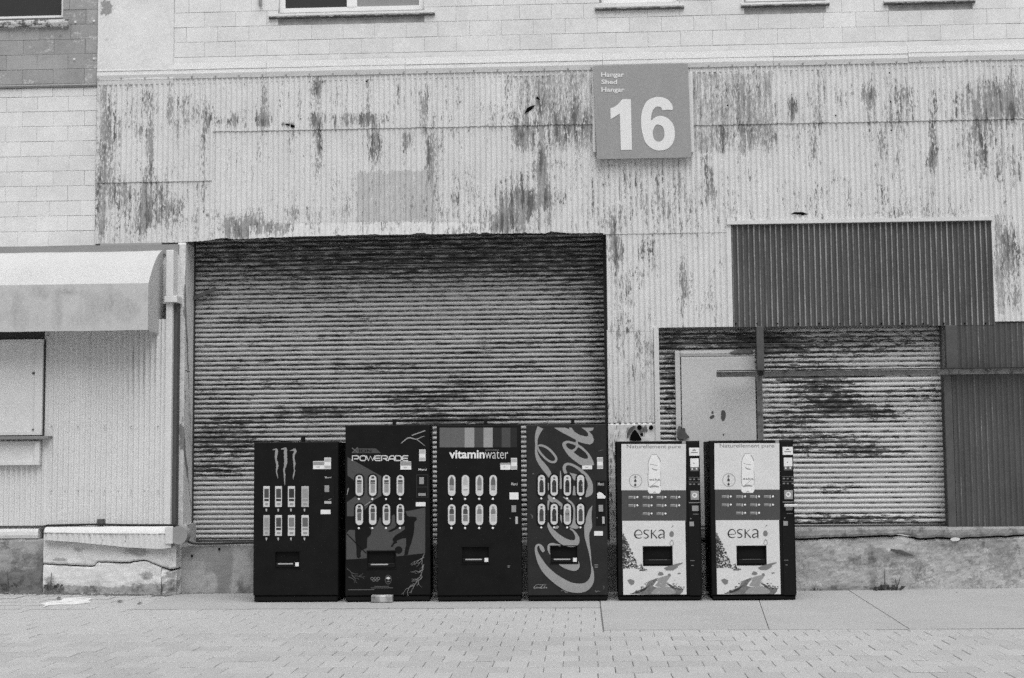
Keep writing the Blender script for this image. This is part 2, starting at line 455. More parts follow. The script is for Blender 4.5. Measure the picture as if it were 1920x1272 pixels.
while y < YP - .02:
    off = (row % 2) * PW / 2 + random.uniform(-.015, .015)
    y1 = y + PD
    x = -8.2 + off
    while x < 7.4:
        x1 = x + PW
        a, b_, c, d = x, x1, y, y1
        lim = YP if b_ < -4.95 else (APY if (a + b_) / 2 < EX else SLF)
        parts = [(a, EX - .012), (EX - .004, b_)] if a < EX < b_ and d > SLF else [(a, AX - .004), (AX, b_)] if a < AX < b_ and d > APY - .125 else [(a, b_)]
        for a, b_ in parts:
            lim = YP if b_ < AX else (APY - .125 if (a + b_) / 2 < EX else SLF)
            dd = min(d, lim)
            if dd - c > .04 and b_ - a > .03: cells.append((a, b_, c, dd))
        x = x1
    y = y1; row += 1
def paver_z(x, y):
    return .0 + (.05 * max(0, min(1, (-4.6 - x) / 2.2)) * max(0, min(1, (y - 15.2) / 1.8)))
vis = []
for q in cells:
    cx, cy = (q[0] + q[1]) / 2, (q[2] + q[3]) / 2
    dx = Vector((cx, cy, -EYE)); dep = dx.dot(_F); ux = dx.dot(_R) / dep * FPX + CX; uy = CY - dx.dot(_U) / dep * FPX
    vis.append((0 if (-20 < ux < 1940 and uy < 1290) else 1, cy, q))
vis.sort(key=lambda t: (t[0], t[1]))
rest = MB()
for k, (_, _, (a, b_, c, d)) in enumerate(vis):
    wd, dp = round(b_ - a - random.choice((.003, .004, .0065)), 3), round(d - c - random.choice((.008, .013, .018)), 3)
    cx, cy = (a + b_) / 2, (c + d) / 2
    z = paver_z(cx, cy) + random.uniform(-.004, .001)
    if k < 298:
        if (wd, dp) not in _pm:
            me = bpy.data.meshes.new('paver'); me.from_pydata(*(lambda v, f: (v, [], f))(*paver_mesh(wd, dp))); me.materials.append(M['paver']); _pm[(wd, dp)] = me
        o = link('paver', _pm[(wd, dp)], pv, (cx, cy - 13, z))
        o.rotation_euler = (random.gauss(0, .0035), random.gauss(0, .0035), random.gauss(0, .004))
    else:
        vs, fs = paver_mesh(wd, dp); rest.add([(v[0] + cx, v[1] + cy, v[2] + z) for v in vs], fs)
rest.build('paver', M['paver'], pv)['kind'] = 'stuff'

def ground_slab(pts, zs, th=.06):
    """flat concrete piece from ground corners"""
    b = MB(); n = len(pts)
    b.v = [(p[0], p[1], z) for p, z in zip(pts, zs)] + [(p[0], p[1], -th) for p in pts]
    b.f = [tuple(range(n))] + [(i, n + i, n + (i + 1) % n, (i + 1) % n) for i in range(n)]
    return b
sw = thing('sidewalk', 'smooth concrete strip of slabs along the foot of the shed wall', 'pavement', (0, 15.5, 0)); tag(sw, kind='structure')
g1, g2 = gnd(1127, 1137), gnd(1134, 1182.5); h1, h2 = gnd(1425, 1135), gnd(1437, 1176); i1, i2 = gnd(1595, 1111), gnd(1701, 1177.5)
WB = YP + .03
zr = lambda x: .004 + .035 * max(0, min(1, (x - 2.4) / 2.6))
ax0 = AX; kb0_ = X(470, 1137, APY)
ground_slab([(ax0, APY - .118), (kb0_ - .004, APY - .118), (kb0_, APY + .03), (EX - .012, APY + .03), (EX - .012, WB), (ax0, WB)], [0, 0, 0, 0, .006, .006]).build('slab', M['slab'], sw)
kb = [X(470, 1137, APY), -2.1, -.9, EX - .012]
for a, b_ in zip(kb[:-1], kb[1:]):              # narrow edging in front of the machines
    ground_slab([(a + .004, APY - .12), (b_ - .004, APY - .12), (b_ - .004, APY + .024), (a + .004, APY + .024)], [.003] * 4).build('kerb_strip', M['slab'], sw)
hb = h1.x + (h1.x - h2.x) * (WB - h1.y) / (h1.y - h2.y)
ib = i1.x
ground_slab([(EX, SLF + .006), (h2.x - .004, SLF + .006), (hb - .004, WB), (EX, WB)], [0, 0, .004, .006]).build('slab', M['slab'], sw)
ground_slab([(h2.x + .004, SLF + .006), (i2.x - .005, SLF + .006), (ib - .005, WB), (hb + .004, WB)], [0, 0, zr(ib), zr(hb)]).build('slab', M['slab'], sw)
ground_slab([(i2.x + .005, SLF + .006), (8.4, SLF + .08), (8.4, WB), (ib + .005, WB)], [0, .03, .06, zr(ib)]).build('slab', M['slab'], sw)

# ================================================================== BLOCK WALLS
XL0, XR0 = X(-420, 300, YB), X(2420, 300, YB)
zBlk = Z(1000, 93, YB)                          # lowest course of the painted upper wall
ztop_all = zBlk + .19 * 9
xPil0, xPil1 = X(184, 80, YB), X(326, 80, YB)
win_specs = [  # opening px x0, x1, bottom px y, sill px (x0, x1, y0, y1), panes
    (522, 795, 21, (503, 815, 22, 31), 2, ('glass', 'glassl'), 'block wall'),
    (1128, 1272, 5, (1116, 1283, 7, 17), 1, ('glassl',), ''),
    (1398, 1548, 1, (1390, 1556, 3, 11), 1, ('glassl',), ''),
    (1666, 1822, -4, (1658, 1830, -3, 6), 1, ('glassl',), '')]

def block_wall(root, x0, x1, z0, z1, Y, holes, mb, mm, course=.188, ln=.392, tone=None):
    for r in rects_minus(x0, x1, z0 - .02, z1, holes):
        pass
    mo = MB()
    for r in rects_minus(x0, x1, z0 - .02, z1, holes): mo.box(r[0], r[1], Y + .006, Y + .19, r[2], r[3])
    mo.build('mortar', M[mm], root)
    cache = {}; z = z0; k = 0; rl = root.location
    while z < z1 - .03:
        zt = min(z + course, z1); x = x0 - random.uniform(.0, .05) - (k % 2) * ln / 2
        while x < x1:
            segs = [(max(x, x0), min(x + ln, x1))]
            for h in holes:
                if h[2] < zt - .02 and h[3] > z + .02:
                    ns = []
                    for a, b_ in segs:
                        if b_ <= h[0] or a >= h[1]: ns.append((a, b_))
                        else:
                            if a < h[0]: ns.append((a, h[0]))
                            if b_ > h[1]: ns.append((h[1], b_))
                    segs = ns
            for a, b_ in segs:
                if b_ - a < .04: continue
                gx, gz = random.choice((.0015, .003, .0055)), random.choice((.0015, .003, .0055))
                wd, ht = round(b_ - a - gx, 2), round(zt - z - gz, 3)
                if (wd, ht) not in cache:
                    cache[(wd, ht)] = MB().box(-wd / 2, wd / 2, 0, .05, -ht / 2, ht / 2, .0025).mesh('block', M[mb])
                o = link('block', cache[(wd, ht)], root, ((a + b_) / 2 - rl.x, Y + random.uniform(-.0015, .002) - rl.y, (z + zt) / 2 - rl.z))
                o.rotation_euler = (random.gauss(0, .002), random.gauss(0, .002), random.gauss(0, .003))
            x += ln
        z = zt; k += 1

def window(root, x0, x1, z0, z1, Y, panes, mats, sill, fw=.07):
    b = MB(); D = Y + .07
    wn = MB()
    wn.box(x0, x0 + fw, D, D + .06, z0, z1); wn.box(x1 - fw, x1, D, D + .06, z0, z1)
    wn.box(x0 + fw, x1 - fw, D + .002, D + .06, z0, z0 + fw * 1.1); wn.box(x0 + fw, x1 - fw, D + .002, D + .06, z1 - fw, z1)
    if panes == 2: wn.box((x0 + x1) / 2 - fw * .9, (x0 + x1) / 2 + fw * .9, D - .002, D + .06, z0 + fw * 1.1, z1 - fw)
    wo = wn.build('window', M['wframe'], root)
    xs = [x0 + fw, x1 - fw] if panes == 1 else [x0 + fw, (x0 + x1) / 2 - fw * .9, (x0 + x1) / 2 + fw * .9, x1 - fw]
    for i in range(panes):
        MB().box(xs[2 * i], xs[2 * i + 1], D + .03, D + .04, z0 + fw * 1.1, z1 - fw).build('pane', M[mats[i]], wo)
    return wo

uw = thing('block_wall', 'white painted concrete block wall with windows above the iron cladding', 'wall', (0, YB, 4.0))
holes = []
for (a, b_, yb, sl_, n, mt, _) in win_specs:
    xm = (a + b_) / 2
    holes.append((X(a, 5, YB), X(b_, 5, YB), Z(xm, yb, YB), Z(xm, yb, YB) + 1.25))
block_wall(uw, xPil1, XR0, zBlk, ztop_all, YB, holes, 'block', 'mortar')
for h, (a, b_, yb, sl_, n, mt, _) in zip(holes, win_specs):
    wo = window(uw, *h, YB, n, mt, sl_)
    s0, s1, t0, t1 = sl_; Ysl = YB - .045
    zt, zb = Z((s0 + s1) / 2, t0, Ysl), Z((s0 + s1) / 2, t1, Ysl)
    xs0, xs1 = X(s0, t1, Ysl), X(s1, t1, Ysl)
    rough_slab(xs0, xs1, zt, zb, Ysl, YB + .06, rel=.006, wear=lambda x, z, zb=zb: 1.1 * np.clip((zb + .026 - z) / .012, 0, 1)).build('sill', M['sill'], wo)  # painted under-sill shadow: the wear value darkens the lower edge
# smooth rendered beam between blocks and cladding, with flaked spots
zCl = Z(960, 136, YC)
rough_slab(xPil1, XR0, zBlk - .004, zCl - .05, YB - .004, YB + .19, rel=.003, sc=1.2, step=.05, edge=.003, wear=field([(1547, 101, 14, 3, 1.2), (1728, 101, 5, 4, 1.3), (1650, 99, 60, 1.5, .7), (455, 124, 8, 3, 1.2), (912, 110, 8, 2, .9), (1365, 103, 14, 2, .8), (700, 106, 200, 1.5, .45)], YB - .03)).build('beam', M['block'], uw)
rough_slab(xPil0, xPil1, ztop_all, zCl - .05, YB - .020, YB + .19, rel=.004, sc=1.0, step=.06, wear=field([(196, 12, 12, 16, 1.0)], YB - .07)).build('pilaster', M['block'], uw)
MB().pbox(120, 124, 0, 12, YB - .05, YB)
MB().tube([at(488, -8, YB - .03), at(488, 6, YB - .03), at(489, 12, YB - .02)], .02).build('conduit', M['galv'], uw)

# left-hand wall: bare blocks at the top, painted below
zS = Z(90, 158, YB); zLw = Z(90, 462, YB)
lw = thing('block_wall', 'painted block wall with bare grey blocks under a window beside the kiosk awning', 'wall', (-6.5, YB, 4.0))
hl = [(X(-60, 20, YB), X(118, 20, YB), Z(60, 34, YB), Z(60, 34, YB) + 1.25)]
xl1 = xPil0 - .006
block_wall(lw, XL0, xl1, zS, ztop_all, YB, hl, 'barebl', 'baremortar')
block_wall(lw, XL0, xl1, zLw, zS - .045, YB + .012, [], 'block', 'mortar')
wo = window(lw, *hl[0], YB, 1, ('glass',), None, fw=.045)
rough_slab(XL0, X(127, 44, YB - .05), Z(60, 37, YB - .05), Z(60, 50, YB - .05), YB - .05, YB + .06, rel=.006, wear=lambda x, z: np.full(x.shape, .45)).build('sill', M['sill'], wo)
rough_slab(XL0, xl1, zS - .004, zS - .042, YB - .02, YB + .19, rel=.003, wear=lambda x, z: np.full(x.shape, .2)).build('ledge', M['galv'], lw)
for px_, py_ in ((117, 51), (141, 41), (176, 39), (139, 111), (176, 110)):
    p = at(px_, py_, YB - .012); MB().box(p.x - .012, p.x + .012, p.y, YB + .01, p.z - .012, p.z + .012).build('bolt', M['signt'], lw)

# ================================================================== CORRUGATED CLADDING
cl = thing('corrugated_cladding', 'peeling white corrugated iron cladding over and between the shutters', 'cladding', (0, YC, 3.0))
lint = zline([(335, 455), (420, 450), (470, 448), (560, 444), (700, 441), (860, 439), (1000, 438), (1140, 438)], YC)
zlap0 = Z(290, 340, YC); zlap1 = Z(700, 240, YC); zlap2 = Z(1600, 228, YC)
cladW = field([
    (203, 240, 16, 110, .95), (270, 188, 16, 30, .8), (345, 210, 30, 42, .75), (283, 270, 9, 70, .9), (262, 245, 14, 14, .8), (382, 235, 9, 90, .8), (320, 165, 6, 60, .6), (246, 225, 20, 30, .4),
    (195, 300, 20, 60, .4), (330, 320, 14, 12, .5), (187, 400, 10, 60, .7), (228, 370, 18, 30, .7), (270, 390, 10, 50, .9), (300, 385, 30, 45, .8), (225, 400, 60, 50, .6), (350, 400, 40, 40, .45), (384, 355, 7, 40, .7),
    (440, 226, 46, 14, .7), (490, 205, 14, 40, .6), (500, 226, 12, 12, .8), (540, 234, 14, 5, 1.2), (592, 190, 10, 65, .75), (598, 160, 8, 25, .8), (640, 225, 60, 14, .75), (690, 180, 7, 40, .7), (700, 225, 40, 12, .7), (742, 175, 6, 30, .6), (795, 195, 13, 50, .8), (850, 180, 14, 30, .35), (930, 215, 30, 25, .45),
    (597, 290, 9, 50, .85), (702, 275, 15, 34, 1.1), (764, 262, 11, 22, 1.0), (810, 290, 12, 70, .85), (545, 262, 6, 16, .6), (497, 290, 10, 50, .45), (450, 428, 40, 26, 1.5), (500, 432, 40, 14, .9), (700, 372, 110, 45, .22), (530, 400, 60, 25, .25), (850, 300, 40, 60, .25), (880, 390, 70, 40, .42),
    (990, 190, 40, 60, .60), (1060, 200, 55, 70, .75), (1040, 250, 90, 34, .62), (975, 262, 14, 26, .9), (1016, 320, 16, 36, 1.3), (1010, 375, 40, 20, .85), (945, 415, 22, 26, 1.3), (985, 400, 14, 45, 1.0), (1020, 395, 16, 40, .6), (960, 350, 30, 40, .55), (1048, 308, 16, 8, .8),
    (1345, 190, 48, 62, .72), (1420, 190, 36, 70, .66), (1385, 262, 90, 24, .74), (1330, 330, 10, 40, .8), (1250, 350, 90, 50, .30), (1300, 400, 60, 40, .32), (1150, 410, 24, 24, .6),
    (1485, 206, 9, 24, 1.1), (1530, 190, 14, 60, .7), (1575, 185, 8, 20, .8), (1630, 183, 13, 34, 1.2), (1690, 195, 26, 42, .75), (1655, 270, 30, 50, .6), (1750, 298, 10, 24, 1.1), (1750, 250, 8, 40, .7), (1840, 190, 60, 42, .95), (1890, 195, 40, 40, .8), (1830, 260, 30, 40, .6), (1525, 275, 8, 45, .9), (1880, 300, 60, 60, .4), (1600, 380, 120, 30, .28), (1725, 400, 80, 12, .5),
    (1152, 470, 16, 34, 1.0), (1168, 520, 14, 90, .4), (1225, 475, 8, 40, .75), (1208, 470, 9, 20, .8), (1283, 525, 6, 50, 1.0), (1275, 540, 6, 60, .5), (1325, 570, 20, 40, .5), (1190, 590, 20, 70, .4), (1200, 680, 40, 40, .6), (1165, 620, 14, 60, .5), (1160, 820, 16, 60, .8), (1150, 880, 8, 50, 1.2),
    (1880, 470, 18, 60, .9), (1905, 500, 20, 60, .7), (1890, 560, 20, 20, .5)], YC, .12)
coatW = boxes([(668, 321, 818, 416, .8), (530, 388, 670, 416, .45), (964, 138, 1112, 284, .62), (1295, 138, 1452, 286, .66), (1008, 296, 1030, 400, .6), (180, 155, 232, 460, .42), (1862, 405, 1885, 590, .7), (1140, 440, 1175, 640, .45), (1205, 640, 1228, 690, .6), (560, 160, 700, 238, .3)], YC)
lineW = field([(1210, 370, 100, 70, .75), (1060, 380, 100, 60, .55), (980, 350, 40, 60, .6), (1560, 330, 160, 90, .35), (1500, 180, 90, 50, .5), (1850, 250, 90, 120, .5), (640, 200, 180, 50, .35), (300, 300, 120, 150, .35), (1700, 190, 100, 50, .5), (880, 390, 90, 40, .5)], YC, .06)
CK = dict(coat=coatW, lines=lineW)
seams = [182, 290, 397, 497, 602, 707, 815, 888, 966, 1050, 1130, 1215, 1300, 1390, 1470, 1555, 1655, 1752, 1850, 1945, 2040, 2135, 2230, 2325, 2420]
for i, (a, b_) in enumerate(zip(seams[:-1], seams[1:])):
    xa, xb = X(a, 300, YC) - .006, X(b_, 300, YC) + .012
    o1 = .004 * (i % 2)
    lap = zlap0 if b_ <= 397 else zlap1 if b_ <= 1130 else zlap2
    top = zCl + random.uniform(-.008, .004)
    low = lint if b_ <= 1130 else (Z(1240, 438, YC) if b_ <= 1300 else Z(1600, 412, YC))
    if b_ == 1390: low = (lambda x, a_=X(1364, 425, YC), p=Z(1250, 438, YC), q=Z(1600, 412, YC): p if x < a_ else q)
    corr_mesh(xa, xb, zCl + .05, lap - .012, YC - .007 - o1, cladW, tilt=.006, rag=.010, **CK).build('corrugated_sheet', M['clad'], cl, True)
    corr_mesh(xa, xb, lap + .03, low, YC - o1, cladW, rag=.03 if 397 < b_ < 1200 else .006, tilt=.004, **CK).build('corrugated_sheet', M['clad'], cl, True)
# bent flap along the lintel
flapz = zline([(468, 424), (560, 420), (640, 418), (780, 417), (920, 418)], YC)
flapb = zline([(468, 449), (560, 445), (700, 442), (860, 440), (920, 440)], YC)
corr_mesh(X(468, 430, YC), X(920, 430, YC), flapz, flapb, YC - .030, (lambda x, z: field([(700, 430, 260, 12, .30), (850, 436, 14, 8, .9), (900, 430, 40, 12, .5), (500, 430, 40, 14, .9)], YC, .2)(x, z) + .75 * np.clip(1 - np.abs(z - np.array([flapz(q) for q in x]) + .01) / .022, 0, 1)), amp=.005, rag=.03, tilt=.014).build('corrugated_sheet', M['clad'], cl, True)
# column between the two shutters
zc1, zc2, zc3 = Z(1240, 440, YC), Z(1190, 618, YC), Z(1190, 793, YC)
xc0 = X(1139, 700, YC)
corr_mesh(X(1137, 450, YC), X(1228, 500, YC), zc1 + .04, zc2 - .02, YC + .004, cladW, **CK).build('corrugated_sheet', M['clad'], cl, True)
corr_mesh(X(1226, 500, YC), X(1364, 500, YC), zc1 + .04, Z(1290, 614, YC), YC + .001, cladW, **CK).build('corrugated_sheet', M['clad'], cl, True)
corr_mesh(xc0, X(1229, 700, YC), zc2, zc3 + .0, YC + .006, cladW, **CK).build('corrugated_sheet', M['clad'], cl, True)
rough_slab(xc0, X(1238, 800, YC), zc3 - .004, .25, YC + .002, YC + .02, rel=.006, step=.02, wear=field([(1195, 808, 16, 10, 1.3), (1180, 815, 10, 8, 1.2), (1148, 850, 14, 40, .7), (1210, 805, 5, 6, 1.2)], YC, .15)).build('patch_sheet', M['clad'], cl)
for cx_, cy_, rx, ry in ((1199, 801.5, 4.5, 4.5), (1203.5, 815, 3, 3.2), (1221, 802, 4.2, 4.6), (1237, 812, 1.5, 2), (1162, 794, 1.2, 1.4)):
    MB().disc(cx_, cy_, rx, T0, YC - .006, 9, ry).build('rust_hole', M['hole'], cl)
for q in ([(1181, 822), (1184, 813), (1190, 806), (1196, 812), (1202, 822), (1202, 826), (1182, 826)], [(1177, 812), (1180, 804), (1187, 799), (1192, 800), (1186, 806), (1181, 813), (1176, 820)]):
    MB().poly([q], T0, YC - .0062, 2).build('rust_hole', M['rust' if q[0][0] == 1177 else 'hole'], cl)
for q, o_ in (([(983, 214), (988, 203), (996, 199), (1004, 197), (998, 205), (990, 210)], .024), ([(1004, 184), (1008, 181), (1013, 188), (1008, 187)], .024), ([(1482, 402), (1490, 398), (1505, 398), (1516, 402), (1506, 404), (1492, 402)], .018), ([(532, 233), (542, 232), (553, 236), (556, 239), (548, 240), (540, 236)], .026)):
    MB().poly([q], T0, YC - o_).build('torn_hole', M['hole'], cl)
for px_, py_ in ((687, 153), (1668, 137), (1670, 191), (1671, 245), (1364, 198), (1567, 217)): MB().disc(px_, py_, 1.6, T0, YC - .026, 8).build('bolt_hole', M['hole'], cl)
MB().pbox(1229, 1238, 614, 990, YC - .016, YC + .03).build('corner_trim', M['clad'], cl)
# flashing above the cladding, with its nail heads
for k, (a, b_) in enumerate(((183, 500), (500, 760), (760, 1130), (1130, 1450), (1450, 1703), (1703, 2420))):
    dzz = .010 if k == 5 else 0
    zl = zCl + .006 + dzz
    fl = rough_slab(X(a, 140, YC) + .002, X(b_, 140, YC) - .002, zl + .115, zl, YC - .034 - .003 * (k % 2), YC - .027, rel=.003, sc=1.6, step=.06)
    fl.add([(X(a, 140, YC) + .002, YC - .030, zl + .113), (X(b_, 140, YC) - .002, YC - .030, zl + .113), (X(b_, 140, YC) - .002, YB - .002, zl + .215), (X(a, 140, YC) + .002, YB - .002, zl + .215)], [(0, 1, 2, 3)]); fl.w = None
    fl.build('flashing', M['flash'], cl)
for a, yy in [(185 + 44 * k, 0) for k in range(41)]:
    p = Vector((X(a, 140, YC), YC - .042, zCl + .022)); MB().box(p.x - .008, p.x + .008, p.y, p.y + .012, p.z - .008, p.z + .008).build('nail', M['rustl'], cl)
# structure behind the sheets, leaving the two doorways free
SH = dict(x0=X(345, 700, YP), x1=X(1137, 700, YC), zt=lint(X(700, 440, YC)) + .02, zb=Z(400, 1021, YP))
S2 = dict(x0=X(1238, 800, YC), x1=X(1775.5, 800, YC), zt=Z(1500, 614, YC), zb=Z(1700, 989, YP))
bk = MB()
for r in rects_minus(X(300, 600, YC), XR0, .2, zCl + .06, [(SH['x0'], SH['x1'] + .012, -1, SH['zt'] + .03), (S2['x0'] - .005, S2['x1'] + .01, -1, S2['zt'] + .01)]):
    bk.box(r[0], r[1], YC + .035, YC + .62, r[2], r[3])
bk.build('backing_wall', M['gdark'], cl)
# dark unpainted infill above the small shutter, and beside it
dk = thing('iron_infill', 'dark unpainted corrugated iron panel under a white drip strip', 'cladding', (3, YC, 3.0))
for a, b_ in ((1373, 1500), (1497, 1623), (1620, 1745), (1742, 1861)):
    corr_mesh(X(a, 500, YC), X(b_, 500, YC), Z(1600, 417, YC), Z(1600, 611, YC) - (.012 if a > 1700 else 0), YC - .002 - .003 * (a % 2), None, crest=1.0, amp=.0125, wav=.004, rag=.004).build('corrugated_sheet', M['dkclad'], dk, True)
MB().pbox(1363, 1862, 410.5, 417, YC - .045, YC + .02).build('drip_strip', M['flash'], dk)
MB().pbox(1364, 1372.5, 418, 613, YC - .020, YC + .02).build('trim_strip', M['trim'], dk)
for k in range(13):
    p = at(1380 + k * 39, 607, YC - .018); MB().box(p.x - .009, p.x + .009, p.y, p.y + .012, p.z - .009, p.z + .009).build('bolt', M['hole'], dk)
d2 = thing('iron_infill', 'dark corrugated iron sheets standing beside the small shutter on the pale plinth', 'cladding', (4.6, YC, 1.6))
for a, b_, t_, bt in ((1795, 1862, 608, 697), (1860, 1990, 606, 697), (1986, 2116, 606, 697), (2112, 2420, 606, 697), (1788, 1860, 702, 989), (1858, 1990, 702, 989), (1986, 2116, 702, 989), (2112, 2420, 702, 989)):
    corr_mesh(X(a, 800, YC), X(b_, 800, YC), Z(1850, t_, YC), Z(1850, bt, YC), YC + .004 - .003 * (a % 2), None, crest=.45, amp=.011, wav=.004).build('corrugated_sheet', M['dkclad'], d2, True)
MB().pbox(1774, 1796, 610, 698, YC - .012, YC + .03, .004).build('corner_trim', M['rust'], d2)
MB().pbox(1774, 1789, 702, 990, YC - .012, YC + .03, .004).build('corner_trim', M['rust'], d2)
corr_mesh(X(1860, 480, YC), X(2420, 480, YC), Z(1900, 406, YC), Z(1900, 603, YC), YC - .012, cladW, **CK).build('corrugated_sheet', M['clad'], cl, True)

# ================================================================== ROLLER SHUTTERS
PROF = [(.004, 0), (.012, -.005), (.0175, -.014), (.019, -.024), (.0165, -.034), (.010, -.041), (.000, -.0430), (-.010, -.0450), (-.010, -.0465), (.002, -.048), (.007, -.052), (.003, -.0560), (-.010, -.0575), (-.010, -.0590)]
def slat(x0, x1, z, Y, pitch, wear, seed, sag=0.0, step=.06):
    n = int((x1 - x0) / step); b = MB(); W = []
    xs = np.linspace(x0, x1, n + 1); k = pitch / .0595
    for x in xs:
        dz = sag * math.sin(math.pi * (x - x0) / (x1 - x0)) + .0022 * vn(x * .8, seed * 3.1) + .001 * vn(x * 4, seed * 5.7)
        dy = .004 * vn(x * .7, seed * .35, 2.2)
        for o, h in PROF: b.v.append((x, Y - o * k + dy, z + h * k + dz))
    m_ = len(PROF)
    for i in range(n):
        for j in range(m_ - 1):
            a = i * m_ + j; b.f.append((a, a + 1, a + m_ + 1, a + m_))
    px = np.repeat(xs, m_); pz = np.tile(np.array([z + h * k for o, h in PROF]), n + 1)
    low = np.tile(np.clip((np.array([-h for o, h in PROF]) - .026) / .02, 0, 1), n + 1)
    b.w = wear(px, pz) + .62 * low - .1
    return b
def shutter(name, label, mat, x0, x1, z1, z0, Y, pitch, wear, bottom):
    t = thing(name, label, 'shutter', ((x0 + x1) / 2, Y, z0))
    z = z0 + .018 + pitch * int((z1 - z0 - .018) / pitch); k = 0
    while z - pitch > z0 + .010:
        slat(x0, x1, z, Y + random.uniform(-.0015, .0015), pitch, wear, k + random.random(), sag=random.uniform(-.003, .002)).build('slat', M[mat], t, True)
        z -= pitch; k += 1
    MB().box(x0, x1, Y - .022, Y + .02, z0, z - .002, .004).build('bottom_bar', M[bottom], t)
    return t
W1 = field([(420, 830, 90, 26, .8), (410, 740, 60, 30, .35), (560, 780, 100, 16, .35), (660, 600, 60, 20, .25), (600, 560, 120, 12, .3), (800, 745, 110, 16, .8), (700, 690, 90, 9, .5), (900, 720, 60, 9, .6), (480, 600, 60, 9, .5), (540, 720, 70, 9, .5), (980, 690, 60, 9, .5), (1040, 760, 60, 9, .5), (860, 790, 90, 10, .8), (620, 770, 80, 10, .6), (400, 880, 60, 14, .7), (440, 790, 70, 12, .6), (1000, 640, 90, 10, .4), (830, 700, 70, 14, .35), (790, 780, 60, 20, .5), (960, 780, 80, 12, .45), (980, 600, 80, 10, .25), (1090, 560, 60, 60, .25), (1125, 680, 20, 160, .45), (1060, 500, 140, 30, .2),
            (740, 462, 440, 50, .75), (740, 520, 420, 30, .25), (600, 640, 200, 12, .2), (880, 660, 60, 10, .3), (500, 680, 120, 12, .25), (450, 960, 140, 40, -.25)], YS, .16)  # the two wide top blobs paint the recess shade under the lintel
sx0, sx1 = X(352, 700, YS), X(1150, 700, YS)
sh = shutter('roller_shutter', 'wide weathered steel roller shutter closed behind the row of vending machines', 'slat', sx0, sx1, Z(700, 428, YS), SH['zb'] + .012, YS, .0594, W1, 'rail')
MB().box(X(357, 700, YS) - .01, X(366, 700, YS), YS - .055, YS + .02, SH['zb'] + .01, Z(360, 452, YS)).build('guide_rail', M['rail'], sh)
MB().box(SH['x1'] - .015, SH['x1'] + .10, YS - .055, YS + .02, SH['zb'] + .01, Z(1130, 440, YS)).build('guide_rail', M['rail'], sh)
zsof = SH['zt'] + .035
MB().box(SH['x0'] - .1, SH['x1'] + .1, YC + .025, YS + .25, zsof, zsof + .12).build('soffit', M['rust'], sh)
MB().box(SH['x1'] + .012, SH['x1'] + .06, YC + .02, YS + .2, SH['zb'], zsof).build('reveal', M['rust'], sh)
br = MB(); p0, p1 = at(362, 560, YS - .09), at(404, 541, YS - .09)
d = (p1 - p0).normalized(); nn = Vector((-d.z, 0, d.x)) * .022
br.add([p0 - nn, p1 - nn, p1 + nn, p0 + nn] + [q + Vector((0, .03, 0)) for q in (p0 - nn, p1 - nn, p1 + nn, p0 + nn)], [(0, 1, 2, 3), (7, 6, 5, 4), (0, 4, 5, 1), (3, 2, 6, 7), (1, 5, 6, 2), (4, 0, 3, 7)])
br.build('bent_bracket', M['rust'], sh)
# jamb at the wide shutter, with flaking paint
ja = thing('door_jamb', 'flaking pale jamb post between the kiosk wall and the wide shutter', 'post', (SH['x0'], YP, 0.6))
rough_slab(X(331, 700, YP), SH['x0'] + .004, Z(340, 455, YP), SH['zb'] + .02, YP, YS + .1, rel=.006, step=.025, wear=field([(352, 560, 8, 40, .8), (354, 510, 6, 50, .6), (352, 640, 6, 40, .5), (340, 820, 6, 22, .9), (350, 835, 6, 20, .7), (345, 750, 8, 40, .2)], YP, .1)).build('post_face', M['jamb'], ja)
rough_slab(X(333, 985, YP), X(350, 985, YP), Z(340, 984, YP), .3, YP + .004, YS + .1, rel=.006).build('post_foot', M['concR'], ja)
hk = at(348, 695, YP - .01); MB().tube([hk, hk + Vector((.03, -.03, -.015)), hk + Vector((.06, -.03, -.015))], .006, 6).build('hook', M['rail'], ja)

W2 = field([(1500, 700, 90, 20, .8), (1540, 740, 70, 30, .9), (1480, 790, 60, 20, .8), (1590, 770, 60, 14, .9), (1700, 740, 60, 16, .6), (1560, 830, 90, 16, .8), (1620, 850, 80, 8, .9), (1470, 840, 40, 20, .6), (1440, 650, 60, 30, .8), (1560, 660, 120, 14, .4), (1620, 640, 160, 24, .55), (1330, 640, 110, 22, .9), (1255, 700, 16, 60, .8), (1255, 800, 16, 90, .45), (1650, 780, 40, 12, .7), (1550, 915, 60, 10, .7), (1520, 975, 160, 12, .9), (1650, 970, 100, 8, .5), (1600, 930, 160, 50, -.2)], YS, .14)
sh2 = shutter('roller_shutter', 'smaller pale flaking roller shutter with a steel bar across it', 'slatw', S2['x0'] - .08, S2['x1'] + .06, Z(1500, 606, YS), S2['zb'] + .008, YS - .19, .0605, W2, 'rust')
MB().box(S2['x1'] - .004, S2['x1'] + .06, YS - .25, YS, S2['zb'] + .02, S2['zt']).build('guide_rail', M['rust'], sh2)
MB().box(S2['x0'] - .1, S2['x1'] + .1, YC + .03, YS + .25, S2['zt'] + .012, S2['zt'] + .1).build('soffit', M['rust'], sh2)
MB().box(S2['x1'] + .012, S2['x1'] + .05, YC + .02, YS + .2, S2['zb'], S2['zt']).build('reveal', M['rust'], sh2)

